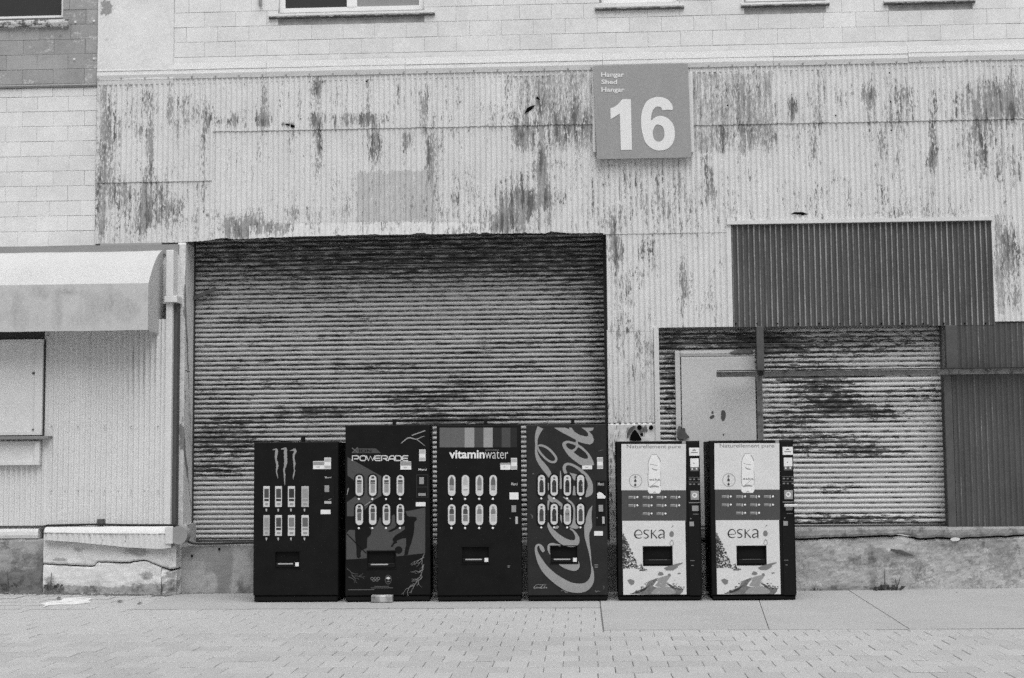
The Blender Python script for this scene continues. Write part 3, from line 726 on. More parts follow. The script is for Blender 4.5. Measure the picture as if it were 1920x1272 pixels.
# the grey personnel door in front of the small shutter
YD = YS - .26
dr = thing('metal_door', 'plain grey metal door with chipped paint set into the smaller shutter', 'door', (X(1345, 800, YD), YD, S2['zb']))
zdt = Z(1345, 669, YD); zdb = S2['zb'] + .02
fw_ = field([(1276, 812, 8, 16, 1.5), (1390, 661, 22, 5, 1.2)], YD)
rough_slab(X(1268, 800, YD), X(1277, 800, YD), Z(1345, 657, YD), zdb, YD - .012, YD + .08, rel=.0015, wear=fw_).build('frame', M['door'], dr)
rough_slab(X(1278, 800, YD), X(1419, 800, YD), Z(1345, 657, YD), zdt + .006, YD - .012, YD + .08, rel=.0015, wear=field([(1392, 660, 24, 5, 1.4), (1345, 664, 60, 4, .35)], YD, .1)).build('frame', M['door'], dr)
rough_slab(X(1419.5, 760, YD), X(1430, 760, YD), Z(1425, 702, YD), zdb, YD - .012, YD + .08, rel=.0015, wear=field([(1427, 760, 6, 60, 1.2)], YD, .1)).build('frame', M['rustl'], dr)
dl = rough_slab(X(1279.5, 800, YD), X(1418, 800, YD), zdt, zdb, YD, YD + .05, rel=.0012, step=.02, edge=.003)
dl.build('door_leaf', M['door'], dr)
ch = MB()
for q in ([(1353, 771), (1358, 770), (1361, 776), (1360, 784), (1356, 790), (1352, 784)], [(1331, 782), (1338, 778), (1339, 783), (1333, 786)], [(1334, 773), (1337, 771), (1338, 775), (1335, 776)], [(1355, 815), (1358, 813), (1357, 818)]):
    ch.poly([q], T0, YD - .003, 3)
ch.poly([[(1272, 812), (1277, 805), (1284, 803), (1286, 812), (1293, 820), (1286, 823), (1274, 824), (1271, 818)]], T0, YD - .02, 3)
ch.build('paint_chip', M['rust'], dr)
# steel bar and post across the opening
Yb = YC - .04
sb = thing('steel_bar', 'long rusty angle bar running across the grey door and smaller shutter', 'bar', (X(1640, 695, Yb), Yb, Z(1640, 700, Yb)))
zb1, zb0 = Z(1640, 692.5, Yb), Z(1640, 704, Yb); xb0, xb1 = X(1343.5, 697, Yb), X(2000, 697, Yb)
b = MB(); b.box(xb0, xb1, Yb - .10, Yb + .012, zb1 - .005, zb1 + .002); b.build('flange', M['rail'], sb)  # dark colour paints in the shade of the flange's underside
MB().box(xb0, xb1, Yb + .002, Yb + .012, zb0, zb1 - .0125).build('web', M['rustl'], sb)
ps = thing('steel_post', 'short dark steel post hanging from the lintel beside the grey door', 'post', (X(1426, 650, Yb), Yb + .05, Z(1426, 696, Yb)))
MB().pbox(1419, 1432.5, 612, 697, Yb + .02, Yb + .12, .004).build('post_shaft', M['rust'], ps)
MB().tube([at(1426, 700, Yb - .004), at(1426, 700, Yb + .02)], .035, 12).build('bolt', M['rail'], ps)

# ================================================================== PLINTHS
zP1 = SH['zb']
pl = thing('concrete_plinth', 'stained grey concrete plinth under the wide shutter', 'plinth', (-3, YP, 0))
rough_slab(X(331, 1060, YP), X(1240, 1060, YP), zP1, -.02, YP, YS + .3, rel=.006, wear=field([(360, 1080, 30, 40, .5), (452, 1070, 14, 60, .9), (395, 1100, 12, 20, .8), (420, 1040, 60, 14, -.2), (366, 1042, 3, 2, 0)], YP, .1)).build('plinth_face', M['concG'], pl)
for px_, py_ in ((360, 1043), (411, 1030)): MB().disc(px_, py_, 2.4, T0, YP - .014, 10).build('form_hole', M['hole'], pl)
pr = thing('concrete_plinth', 'pale concrete plinth with a cracked cap under the smaller shutter', 'plinth', (4, YP, 0))
crk = zline([(1230, 1016), (1490, 1012), (1560, 1009), (1660, 1005), (1690, 1004), (1720, 1010), (1745, 1011), (1756, 1008), (1790, 1011), (1830, 1008), (1880, 1006), (1920, 1004), (2080, 1001)], YP)
crk2 = lambda x: crk(x) + .008 * vn(x * 9, 2) + .004 * vn(x * 31, 5)
xr0 = X(1240, 1060, YP) + .002
wr = field([(1660, 1060, 60, 30, .2), (1640, 1035, 14, 5, 1.0), (1690, 1040, 26, 5, .9), (1800, 1018, 50, 12, .7), (1635, 1060, 5, 40, .6), (1600, 1050, 10, 5, .8), (1560, 1036, 6, 3, .9), (1560, 1105, 60, 6, .8), (1880, 1060, 30, 60, .3)], YP, .1)
rough_slab(xr0, XR0, S2['zb'], lambda x: crk2(x) + .011, YP - .035, YS + .3, rel=.018, sc=5, wear=lambda x, z: wr(x, z) + .55).build('cap', M['concR'], pr)
rough_slab(xr0, XR0, lambda x: crk2(x) - .013, -.02, YP - .012, YS + .3, rel=.020, sc=2.6, wear=wr).build('plinth_face', M['concR'], pr)
ck_ = MB(); rc_ = random.Random(8); ckp = []
for k in range(150):
    x = xr0 + .02 + (XR0 - xr0 - .04) * k / 149; q = crk2(x)
    wv_ = max(.004, .012 + .012 * vn(x * 3.3, 7) + .006 * vn(x * 17, 3))
    ckp.append((x, q - .001 + wv_ / 2, q - .001 - wv_ / 2))
for k in range(149):
    a, b_ = ckp[k], ckp[k + 1]; ck_.add([(a[0], YP - .030, a[2]), (b_[0], YP - .030, b_[2]), (b_[0], YP - .030, b_[1]), (a[0], YP - .030, a[1])], [(0, 1, 2, 3)])
ck_.build('crack_shade', M['hole'], pr)  # dark ribbon in the gap paints the crack's inner shade
gs = MB()
P = [(1670, 1031, 3), (1680, 1033, 4.5), (1692, 1036, 6), (1702, 1040, 5), (1712, 1042, 2)]
gs.stroke(P, T0, YP - .028); gs.build('gouge', M['rust'], pr)
gr = MB(); gr.poly([[(1782, 1011), (1790, 1008), (1800, 1010), (1797, 1014), (1787, 1015)]], T0, YP - .045, 3); gr.build('loose_chip', M['trim'], pr)

kx0, kx1 = X(80, 1060, YP - .2), X(331, 1060, YP - .2); YK = YP - .22
wp = thing('rendered_plinth', 'cracked white rendered plinth under the long white metal trough', 'plinth', (-5.8, YK, 0))
c1 = zline([(70, 1057), (120, 1059), (170, 1062), (178, 1060), (182, 1053), (190, 1054), (245, 1055), (250, 1052), (275, 1051), (300, 1062), (318, 1068), (335, 1066)], YK)
c1b = lambda x: c1(x) + .006 * vn(x * 14, 1)
xg0, xg1 = X(81, 1060, YK), X(330, 1060, YK)
wk = field([(260, 1035, 30, 8, .8), (275, 1080, 9, 8, 1.1), (290, 1105, 60, 10, 1.0), (130, 1105, 60, 7, .9), (200, 1108, 120, 5, .7), (320, 1080, 10, 40, .5), (95, 1095, 10, 16, .7), (110, 1050, 20, 3, .6), (150, 1030, 14, 4, .5)], YK, .12)
ztr = zline([(70, 1010), (330, 1028)], YK)
rough_slab(xg0, xg1, lambda x: ztr(x) + .05, lambda x: c1b(x) + .004, YK - .006, YP + .3, rel=.014, step=.022, wear=wk).build('render_coat', M['concL'], wp)
rough_slab(xg0, X(302, 1080, YK) - .003, lambda x: c1b(x) - .012, -.02, YK + .004, YP + .3, rel=.012, step=.022, wear=wk, seed=3).build('render_coat', M['concL'], wp)
rough_slab(X(302, 1080, YK) + .003, xg1, lambda x: c1b(x) - .020, -.02, YK + .016, YP + .3, rel=.030, sc=7, step=.018, wear=lambda x, z: wk(x, z) + .15, seed=5).build('render_coat', M['concL'], wp)
dp = thing('concrete_plinth', 'damp dark grey concrete plinth beyond the white rendered one', 'plinth', (-6.9, YK + .03, 0))
rough_slab(XL0, X(80, 1060, YK + .03), Z(40, 1011, YK + .03), -.02, YK + .03, YP + .3, rel=.014, wear=field([(30, 1095, 60, 20, .8), (75, 1060, 8, 40, .4), (25, 1054, 3, 3, 1.5)], YK, .15)).build('plinth_face', M['concD'], dp)
rough_slab(XL0, X(71, 1000, YK + .02), Z(40, 992, YK + .02), Z(40, 1011, YK + .02) + .006, YK + .02, YP + .3, rel=.005).build('sill_board', M['concL'], dp)

# ================================================================== KIOSK: wall, hatch, awning, trough, downpipe
YKW = YP - .17
kw = thing('kiosk_wall', 'white corrugated sheet wall of the kiosk under the awning', 'wall', (-6.2, YKW, .7))
klines = field([(280, 690, 40, 90, .75), (230, 680, 40, 60, .5), (150, 640, 60, 30, .4)], YP - .17, 0)
kt, kb0 = Z(200, 600, YKW), Z(200, 986, YKW)
for a, b_, t_, bt in ((-420, -100, kt, Z(40, 986, YKW)), (-104, 34, kt, Z(40, 986, YKW)), (30, 95, kt, Z(40, 986, YKW)), (92, 166, kt, kb0), (163, 238, kt, kb0), (235, 309, kt, kb0)):
    corr_mesh(X(a, 800, YKW), X(b_, 800, YKW), t_, bt, YKW - .002 * (a % 3), None, amp=.017, wav=.004, lines=klines).build('corrugated_sheet', M['kclad'], kw, True)
bx = MB(); bx.box(XL0, X(318, 800, YKW), YKW + .03, YP + .2, kb0 - .04, Z(200, 600, YKW)); bx.build('backing_wall', M['gdark'], kw)
MB().box(X(309, 800, YKW) + .002, X(321.5, 800, YKW), YKW - .012, YP + .2, kb0, Z(320, 566, YKW), .003).build('corner_trim', M['trim'], kw)
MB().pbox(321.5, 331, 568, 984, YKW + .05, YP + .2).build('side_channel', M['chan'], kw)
for k in range(9):
    for yy in (800, 921):
        p = at(96 + k * 25, yy, YKW - .016); MB().box(p.x - .006, p.x + .006, p.y, p.y + .01, p.z - .006, p.z + .006).build('nail', M['galv'], kw)
MB().pbox(-140, 334, 462, 480, YB - .07, YB + .03).build('flashing', M['galv'], kw)

ht = thing('serving_hatch', 'closed white panelled serving hatch with a shelf ledge under the awning', 'hatch', (-7, YKW, 1.5))
Yh = YKW - .05
hx1 = X(80, 740, Yh)
MB().box(XL0, X(72, 740, Yh), Yh, YKW + .02, Z(40, 812, Yh), Z(40, 640, Yh)).build('hatch_board', M['trim'], ht)
fr = MB(); fr.box(X(66, 740, Yh), hx1, Yh - .022, YKW + .02, Z(60, 816, Yh), Z(60, 637, Yh)); fr.box(XL0, X(66, 740, Yh) - .001, Yh - .021, YKW + .02, Z(60, 816, Yh), Z(60, 810, Yh)); fr.box(XL0, X(66, 740, Yh) - .001, Yh - .021, YKW + .02, Z(60, 644, Yh), Z(60, 637, Yh))
fr.build('frame', M['trim'], ht)
MB().pbox(-140, 82, 624.5, 636.5, YKW - .045, YKW + .02).build('header_gap_shade', M['rail'], ht)  # dark strip drawn in place of the shaded gap over the hatch
MB().pbox(80.3, 83.3, 637, 817, YKW - .035, YKW + .02).build('edge_gap_shade', M['rail'], ht)  # dark colour stands in for shade in the gap beside the hatch
MB().pbox(83.5, 91, 630, 985, YKW - .012, YKW + .03).build('trim_strip', M['trim'], ht)
MB().box(XL0, X(90, 818, YKW - .12), YKW - .12, YKW + .03, Z(60, 824, YKW - .12), Z(60, 818, YKW - .12), .004).build('ledge', M['gdark'], ht)
MB().box(XL0, X(66, 850, Yh), Yh + .012, YKW + .02, Z(40, 868, Yh), Z(40, 828, Yh)).build('hatch_board', M['trim'], ht)
f2 = MB(); f2.box(X(66, 850, Yh), hx1 - .02, Yh - .02, YKW + .02, Z(60, 872, Yh), Z(60, 828, Yh)); f2.box(XL0, X(66, 850, Yh) - .001, Yh - .019, YKW + .02, Z(60, 872, Yh), Z(60, 866, Yh)); f2.build('frame', M['trim'], ht)
for px_, py_, r_ in ((63, 700, 3.5), (62, 806, 3), (43, 641, 3), (10, 641, 2)): MB().disc(px_, py_, r_, T0, Yh - .015, 7, r_ * .6).build('clasp', M['rust'], ht)

aw = thing('awning', 'faded white canvas awning with a long straight valance over the kiosk', 'awning', (-6.5, YB, 3.2))
YA0, YA1 = YB - .005, YP - .60
ax1w = X(308, 480, YA0); zAt = Z(300, 471, YA0); zAf = Z(280, 531, YA1); zAb = Z(280, 619, YA1)
axl = XL0
sec = []
for t in np.linspace(0, math.pi / 2, 11):
    u_ = t / (math.pi / 2); sec.append((YA0 + (YA1 - YA0) * u_, zAf + (zAt - zAf) * (1 - u_ ** 1.9)))
rs = lambda x, k: .010 * vn(x * 1.3, k * .7) + .005 * vn(x * 4, k)
tb = MB(); xs = np.linspace(axl, ax1w, 60)
for x in xs:
    for k, (y_, z_) in enumerate(sec): tb.v.append((x, y_ + rs(x, k) * (k > 0), z_ + rs(x, k + 9) * (0 < k < 10)))
n_ = len(sec)
for i in range(len(xs) - 1):
    for k in range(n_ - 1): a = i * n_ + k; tb.f.append((a, a + 1, a + n_ + 1, a + n_))
tb.w = np.full(len(tb.v), -.1)
tb.build('canopy', M['awn'], aw, True)
vb = MB(); W = []
fbl = field([(30, 590, 14, 30, .7), (75, 575, 4, 22, .9), (105, 580, 5, 30, 1.0), (130, 548, 24, 6, .7), (180, 575, 24, 26, .75), (225, 570, 20, 22, .75), (240, 585, 14, 18, .6), (60, 550, 60, 10, .3), (140, 600, 160, 12, .25)], YA1, .12)
zr_ = np.linspace(zAf, zAb, 12)
for x in xs:
    for k, z_ in enumerate(zr_): vb.v.append((x, YA1 + rs(x, 10) + .010 * vn(x * 2.2, z_ * 2, 6) * k / 12, z_ + (rs(x, 20) * .8 if k == 11 else 0)))
vb.w = fbl(np.array([v[0] for v in vb.v]), np.array([v[2] for v in vb.v]))
for i in range(len(xs) - 1):
    for k in range(11): a = i * 12 + k; vb.f.append((a, a + 1, a + 13, a + 12))
vb.build('valance', M['awn'], aw, True)
ev = [(ax1w, y_, z_) for y_, z_ in sec] + [(ax1w, YA1, zAb), (ax1w, YA1 + .05, zAb - .005), (ax1w, YA0 - .02, Z(306, 629, YA0)), (ax1w, YA0, Z(306, 629, YA0))]
MB().add(ev, [tuple(range(len(ev)))]).build('end_flap', M['awn'], aw)

dn = thing('downpipe', 'white painted downpipe with a bracket at the end of the awning', 'pipe', (X(318, 520, YP - .1), YP - .1, Z(318, 566, YP - .1)))
MB().pbox(311, 325, 469, 555, YKW - .05, YP + .0, .006).build('pipe_run', M['trim'], dn)
MB().pbox(308, 332, 555, 567, YKW - .06, YP + .0, .004).build('bracket', M['trim'], dn)
MB().pbox(300, 337, 469, 570, YP - .012, YP + .1).build('back_plate', M['jamb'], dn)

tr = thing('metal_trough', 'long dented white metal trough with a round end lying under the kiosk wall', 'trough', (-5.8, YK - .1, .7))
YT = YK - .10
tz1 = zline([(82, 989), (330, 987)], YT); tz2 = zline([(82, 999), (320, 1001)], YT); tz3 = zline([(82, 1013), (140, 1017), (240, 1027), (300, 1030), (322, 1027)], YT)
tx0, tx1 = X(82, 1000, YT), X(321, 1000, YT)
t1 = MB(); xs = np.linspace(tx0, tx1, 60); prof = []
for x in xs:
    a_, b_, c_ = tz1(x), tz2(x), tz3(x)
    sec_ = [(YKW - .01, a_ + .015), (YT + .10, a_), (YT + .03, a_ - .012), (YT, b_), ]
    for y_, z_ in sec_: t1.v.append((x, y_ + .004 * vn(x * 3, z_ * 9), z_ + .004 * vn(x * 4, y_ * 7)))
for i in range(len(xs) - 1):
    for k in range(3): a = i * 4 + k; t1.f.append((a, a + 1, a + 5, a + 4))
t1.build('lid', M['flash'], tr, True)
fr_ = corr_mesh(tx0, tx1, lambda x: tz2(x) - .006, tz3, YT + .012, lambda x, z: np.full(x.shape, .15), amp=.005, wav=.006)
fr_.build('front_sheet', M['clad'], tr, True)
MB().add([(x, y_, z_) for x in (tx0, tx1) for y_, z_ in ((YT + .03, tz3(x)), (YP + .1, tz3(x) + .03))], [(0, 1, 3, 2)]).build('underside', M['galv'], tr)
rc = at(334, 1004, YT - .0); rr = .108
MB().tube([rc + Vector((0, .0, 0)), rc + Vector((0, .16, 0))], rr, 24).build('round_end', M['galv'], tr)
rc2 = X(321, 1005, YT); MB().add([(tx0 - .0, YT + .01, tz2(tx0)), (tx0, YT + .02, tz3(tx0)), (tx0 - .04, YT + .12, tz3(tx0) + .02), (tx0 - .03, YT + .1, tz2(tx0) + .02)], [(0, 1, 2, 3)]).build('end_flap', M['flash'], tr)
MB().box(tx1 - .07, tx1 + .02, YT - .01, YT + .03, tz3(tx1) + .045, tz1(tx1) - .006, .004).build('end_plate', M['flash'], tr)

# ================================================================== SIGN
Ys = YC - .10
sg = thing('wall_sign', 'square grey sign with a large white 16 fixed high on the iron cladding', 'sign', (X(1204, 210, Ys), Ys, Z(1204, 210, Ys)))
cn = [at(1112.5, 124, Ys), at(1289.5, 119.5, Ys), at(1297, 295.5, Ys), at(1119, 298.5, Ys)]
b = MB(); b.v = [tuple(p) for p in cn] + [(p.x, p.y + .028, p.z) for p in cn]
b.f = [(0, 3, 2, 1), (4, 5, 6, 7), (0, 1, 5, 4), (1, 2, 6, 5), (2, 3, 7, 6), (3, 0, 4, 7)]
b.build('sign_board', M['sign'], sg)
for a, c in ((1111, 1116), (1291, 1300)):
    MB().pbox(a, c, 137, 285, YC - .055, YC - .02).build('mounting_rail', M['trim'], sg)
Tc = crop(960, 80, 4.8)
one = [(885, 590), (910, 585), (950, 560), (980, 525), (995, 508), (1070, 510), (1080, 966), (980, 968), (971, 640), (930, 665), (888, 690)]
MB().poly([one], Tc, Ys - .004).build('numeral', M['signt'], sg)
six_o = [(1448, 603), (1400, 605), (1355, 609), (1345, 588), (1322, 577), (1290, 583), (1265, 618), (1254, 660), (1252, 702), (1290, 672), (1340, 660), (1400, 680), (1450, 735), (1466, 810), (1455, 890), (1410, 950), (1340, 972), (1270, 960), (1205, 905), (1175, 820), (1162, 730), (1168, 630), (1205, 540), (1260, 500), (1325, 490), (1390, 505), (1435, 550)]
six_i = [(1310, 738), (1285, 755), (1268, 800), (1272, 850), (1290, 882), (1320, 893), (1350, 880), (1370, 845), (1370, 795), (1352, 755)]
sx = MB(); l1 = [tuple(p) for p in catmull(six_o, 3, True)]; l2 = [tuple(p) for p in catmull(six_i, 4, True)]
sx.poly([l1, l2], Tc, Ys - .004); sx.build('numeral', M['signt'], sg)
tx = MB()
for s_, a, y0_, x1_, y1_ in (('Hangar', 802, 266, 1010, 322), ('Shed', 804, 333, 946, 374), ('Hangar', 805, 402, 1012, 457)):
    MB().text(s_, a, y0_, x1_, y1_, Tc, Ys - .004, .022).build('lettering', M['signt'], sg)

# ================================================================== CABLE, WEEDS, PAINT PATCH, GRIT
cb = MB(); pc = [(86, 986, YKW - .05), (140, 984.5, YKW - .05), (185, 984, YKW - .06), (250, 985, YKW - .06), (318, 985, YKW - .07), (331, 986, YK - .06), (340, 991, YK - .06), (346, 1002, YK), (350, 1012, YP - .06), (357, 1018, YP - .03), (372, 1020, YP - .02), (420, 1019.5, YP - .02), (480, 1018, YP - .02), (640, 1017, YP - .02)]
pts = [at(a, b_, c_) for a, b_, c_ in pc]
cb.tube([Vector(p) for p in catmull([tuple(p) for p in pts], 5)], .013, 7)
tag(cb.build('cable', M['cable'], None, True), 'thick black cable running over the trough and along the foot of the wide shutter', 'cable')
jb = at(190, 979, YKW - .04)
tag(MB().box(jb.x - .045, jb.x + .03, jb.y - .03, jb.y + .03, jb.z - .03, jb.z + .035, .01).build('junction_box', M['rust']), 'small dark junction box on the kiosk wall above the trough', 'box')

def weed(name, px, py, Y, n, h, label, tall):
    r0 = at(px, py, Y); r0.z = max(r0.z, .0)
    t = thing(name, label, 'weed', r0)
    b = MB(); rnd = random.Random(px)
    for k in range(n):
        a = rnd.uniform(0, 6.28); L = h * rnd.uniform(.4, 1); el = rnd.uniform(.2, 1.1)
        d = Vector((math.cos(a) * math.cos(el), math.sin(a) * math.cos(el) * .5, math.sin(el))); sd = d.cross(Vector((0, -1, .3))).normalized() * L * rnd.uniform(.12, .22)
        o = r0 + Vector((rnd.uniform(-.14, .14), rnd.uniform(-.05, .02), .01)); mid = o + d * L * .55 + Vector((0, 0, .01)); tip = o + d * L - Vector((0, 0, L * .15))
        b.add([o, mid + sd, tip, mid - sd], [(0, 1, 2, 3)])
    b.build('foliage', M['weed'], t)
    s_ = MB()
    for dx, hh, ln_ in tall: s_.tube([r0 + Vector((dx, 0, 0)), r0 + Vector((dx + ln_ * .5, -.01, hh * .5)), r0 + Vector((dx + ln_, -.01, hh))], [.007, .005, .003], 5)
    if tall: s_.build('stem', M['weed'], t)
    return t
weed('weed', 1663, 1110, YP - .06, 46, .12, 'low weed with a few tall stems growing at the foot of the pale plinth', [(-.02, .27, -.005), (.10, .17, .06), (.12, .15, -.02)])
weed('weed', 92, 1106, YK - .05, 16, .09, 'dark weed clump at the corner of the white rendered plinth', [(.02, .2, .01)])
weed('weed', 17, 1103, YK - .03, 14, .08, 'dark weed clump against the damp grey plinth', [(0, .18, -.02)])
weed('weed', 1528, 1111, YP - .05, 14, .05, 'tiny weed sprig at the wall foot beside the end drink machine', [])

gt = MB(); rg = random.Random(5)
for k in range(900):
    px_ = rg.uniform(-20, 335) if k < 780 else rg.uniform(335, 480)
    p = gnd(px_, 1112); x_ = p.x; y_ = YK - abs(rg.gauss(0, .075)) if px_ < 335 else YP - abs(rg.gauss(0, .02))
    s_ = rg.uniform(.006, .02); z_ = paver_z(x_, y_)
    vs = [(x_ + s_ * rg.uniform(.6, 1.2) * math.cos(a), y_ + s_ * rg.uniform(.6, 1.2) * math.sin(a), z_ + .001) for a in np.linspace(0, 5.2, 5)] + [(x_, y_, z_ + s_ * rg.uniform(.5, 1))]
    gt.add(vs, [(i, (i + 1) % 5, 5) for i in range(5)])
tag(gt.build('rubble', M['soil']), 'dark crumbs of dirt and moss along the foot of the white rendered plinth', kind='stuff')
lf = MB()
for px_, py_, s_ in ((11, 1121, .035), (110, 1127, .025), (225, 1131, .03), (262, 1134, .025), (1794, 1115, .02)):
    p = gnd(px_, py_)
    zz = paver_z(p.x, p.y)
    o = MB().add([(p.x - s_ * 1.5, p.y, zz + .004), (p.x, p.y - s_, zz + .006), (p.x + s_ * 1.4, p.y, zz + .012), (p.x, p.y + s_ * .8, zz + .02), (p.x, p.y, zz + .03)], [(0, 1, 4), (1, 2, 4), (2, 3, 4), (3, 0, 4)])
    names = {11: 'dark scrap lying on the pavers before the damp grey plinth', 110: 'dark scrap lying on the white paint patch', 225: 'dark scrap on the pavers beside the white paint patch', 262: 'small dark scrap on the pavers near the concrete apron', 1794: 'small dark pebble on the smooth slab before the pale plinth'}
    tag(o.build('scrap', M['soil']), names[px_], 'scrap', 'scraps of litter on the ground')
wpx = [(76, 1135), (95, 1131), (112, 1130), (120, 1126), (150, 1124), (174, 1125), (165, 1129), (172, 1132), (140, 1136), (118, 1136), (92, 1137), (80, 1141), (84, 1137)]
pb = MB(); cs = [gnd(a, b_) for a, b_ in wpx]; cs = [Vector((p.x, p.y, paver_z(p.x, p.y) + .0035)) for p in cs]
L = [Vector((p.x, p.y, 0)) for p in cs]; pb.add(cs, [tuple(t) for t in tessellate_polygon([L])])
tag(pb.build('paint_patch', M['white']), 'splash of white paint on the pavers before the white rendered plinth', 'paint splash')
pb = MB(); cs = [gnd(a, b_) for a, b_ in ((-30, 1106), (6, 1106), (14, 1110), (8, 1113), (-30, 1114))]; cs = [Vector((p.x, p.y, paver_z(p.x, p.y) + .012)) for p in cs]
pb.add(cs, [tuple(range(5))]); tag(pb.build('paint_patch', M['white']), 'pale patch on the pavers against the damp grey plinth', 'paint splash')

# ================================================================== DRINK MACHINES
YF = 16.0
def PR(root, name, key, Y=YF):
    """a printed piece on the front of a machine"""
    class _P(MB):
        def end(s): return s.build(name, M[key], root)
    return _P()
def front_with_slot(b, x0, x1, z0, z1, Y, hole, depth, th=.03, ch=.008):
    """door slab with a real delivery opening in it"""
    hx0, hx1, hz0, hz1 = hole
    b.loops([[(x0 + ch, z0 + ch), (x1 - ch, z0 + ch), (x1 - ch, z1 - ch), (x0 + ch, z1 - ch)], [(hx0, hz0), (hx1, hz0), (hx1, hz1), (hx0, hz1)]], Y)
    vs = [(x0 + ch, Y, z0 + ch), (x1 - ch, Y, z0 + ch), (x1 - ch, Y, z1 - ch), (x0 + ch, Y, z1 - ch), (x0, Y + ch, z0), (x1, Y + ch, z0), (x1, Y + ch, z1), (x0, Y + ch, z1), (x0, Y + th, z0), (x1, Y + th, z0), (x1, Y + th, z1), (x0, Y + th, z1)]
    fs = []
    for k in range(4):
        n = (k + 1) % 4; fs += [(4 + k, 4 + n, n, k), (8 + k, 8 + n, 4 + n, 4 + k)]
    return b.add(vs, fs)
def slot_box(hole, Y, depth, slope=.6):
    hx0, hx1, hz0, hz1 = hole; b = MB()
    zf = hz0 + (hz1 - hz0) * .0
    vs = [(hx0, Y, hz0), (hx1, Y, hz0), (hx1, Y, hz1), (hx0, Y, hz1), (hx0, Y + depth, hz0), (hx1, Y + depth, hz0), (hx1, Y + depth, hz1), (hx0, Y + depth, hz1)]
    return b.add(vs, [(0, 1, 5, 4), (1, 2, 6, 5), (2, 3, 7, 6), (3, 0, 4, 7), (4, 5, 6, 7)])

def cabinet(label, px0, px1, py0, slot, T, yaw=0.0, group='drink machines in a row', body='black', door='black'):
    xm = (px0 + px1) / 2
    x0, x1 = X(px0, 960, YF), X(px1, 960, YF); z1 = Z(xm, py0, YF)
    zd0 = Z(xm, 1117, YF)
    t = thing('vending_machine', label, 'vending machine', ((x0 + x1) / 2, YF, 0), group)
    MB().box(x0 + .004, x1 - .004, YF + .033, YF + .80, .05, z1 - .006, .01).build('cabinet', M[body], t)
    MB().box(x0 + .03, x1 - .03, YF + .035, YF + .78, .006, .052, .0).build('base', M['blackd'], t)
    MB().box(x0 + .008, x1 - .008, YF + .012, YF + .045, .012, zd0 - .006, .012).build('kick_plate', M['blackd'], t)
    p, q = at(*T(slot[0], slot[1]), YF), at(*T(slot[2], slot[3]), YF)
    hole = (p.x, q.x, q.z, p.z)
    front_with_slot(MB(), x0, x1, zd0, z1, YF, hole, .1).build('door', M[door], t)
    sb_ = slot_box(hole, YF + .001, .11).build('delivery_slot', M['hole'], t)
    hh = hole[3] - hole[2]
    # the hinged flap hangs at the back of the slot; its lower lip sticks out
    MB().box(hole[0] + .004, hole[1] - .004, YF - .010, YF + .05, hole[2] + .004, hole[2] + hh * .30, .006).build('lip', M['blackd'], sb_)
    fm = MB(); e = .006
    fm.box(hole[0] - .012, hole[1] + .012, YF - e, YF + .002, hole[3] + .001, hole[3] + .010); fm.box(hole[0] - .012, hole[1] + .012, YF - e, YF + .002, hole[2] - .010, hole[2] - .001)
    fm.build('frame', M['blackd'], sb_)
    la = X(px0 + (px1 - px0) * .57, 800, YF)
    MB().box(la - .02, la + .02, YF + .05, YF + .11, z1 - .012, z1 + .066, .004).build('top_latch', M['blackd'], t) if group != 'water machines' else None
    t['_yaw'] = yaw
    return t, sb_, hole

def window_oval(t, cx, y0, y1, T, rimw, cardw, prints):
    rm = MB(); rm.capsule(cx, y0 - (rimw - cardw) / 2, y1 + (rimw - cardw) / 2, rimw, T, YF - .006)
    n = len(rm.v)
    rm.v += [(v[0], YF + .001, v[2]) for v in rm.v[:n]]
    k = n
    rm.f += [(i, (i + 1) % k, n + (i + 1) % k, n + i) for i in range(k)]
    wo = rm.build('selection_window', M['blackd'], t)
    MB().capsule(cx, y0, y1, cardw, T, YF - .0075, inner=None).build('label_card', M['p60'], wo)
    for key, polys, sm in prints:
        b = MB()
        for q in polys: b.poly([[(cx + x, y0 + y) for x, y in q]], T, YF - .0082, sm)
        b.build('bottle_print', M[key], wo)
    return wo
def lamp(t, cx, cy, r, T):
    p = at(*T(cx, cy), YF); rr = abs(at(*T(cx + r, cy), YF).x - p.x)
    b = MB(); b.tube([p + Vector((0, .001, 0)), p + Vector((0, -.006, 0)), p + Vector((0, -.010, 0))], [rr, rr, rr * .55], 10)
    b.build('indicator_light', M['p75'], t)
def sticker(t, a, b_, c, d, T, key='p75', lines=(), lift=.0035):
    o = MB(); q0, q1 = at(*T(a, b_), YF - lift), at(*T(c, d), YF - lift)
    o.box(q0.x, q1.x, YF - lift, YF - .0003, q1.z, q0.z)
    s_ = o.build('sticker', M[key], t)
    for k, (u0, v0, u1, v1) in lines:
        MB().rect(a + (c - a) * u0, b_ + (d - b_) * v0, a + (c - a) * u1, b_ + (d - b_) * v1, T, YF - lift - .0008).build('print', M[k], s_)
    return s_
BOT = [(-14, 95), (-12, 70), (-7, 62), (-7, 45), (7, 45), (7, 62), (12, 70), (14, 95), (28, 120), (28, 232), (-28, 232), (-28, 120)]

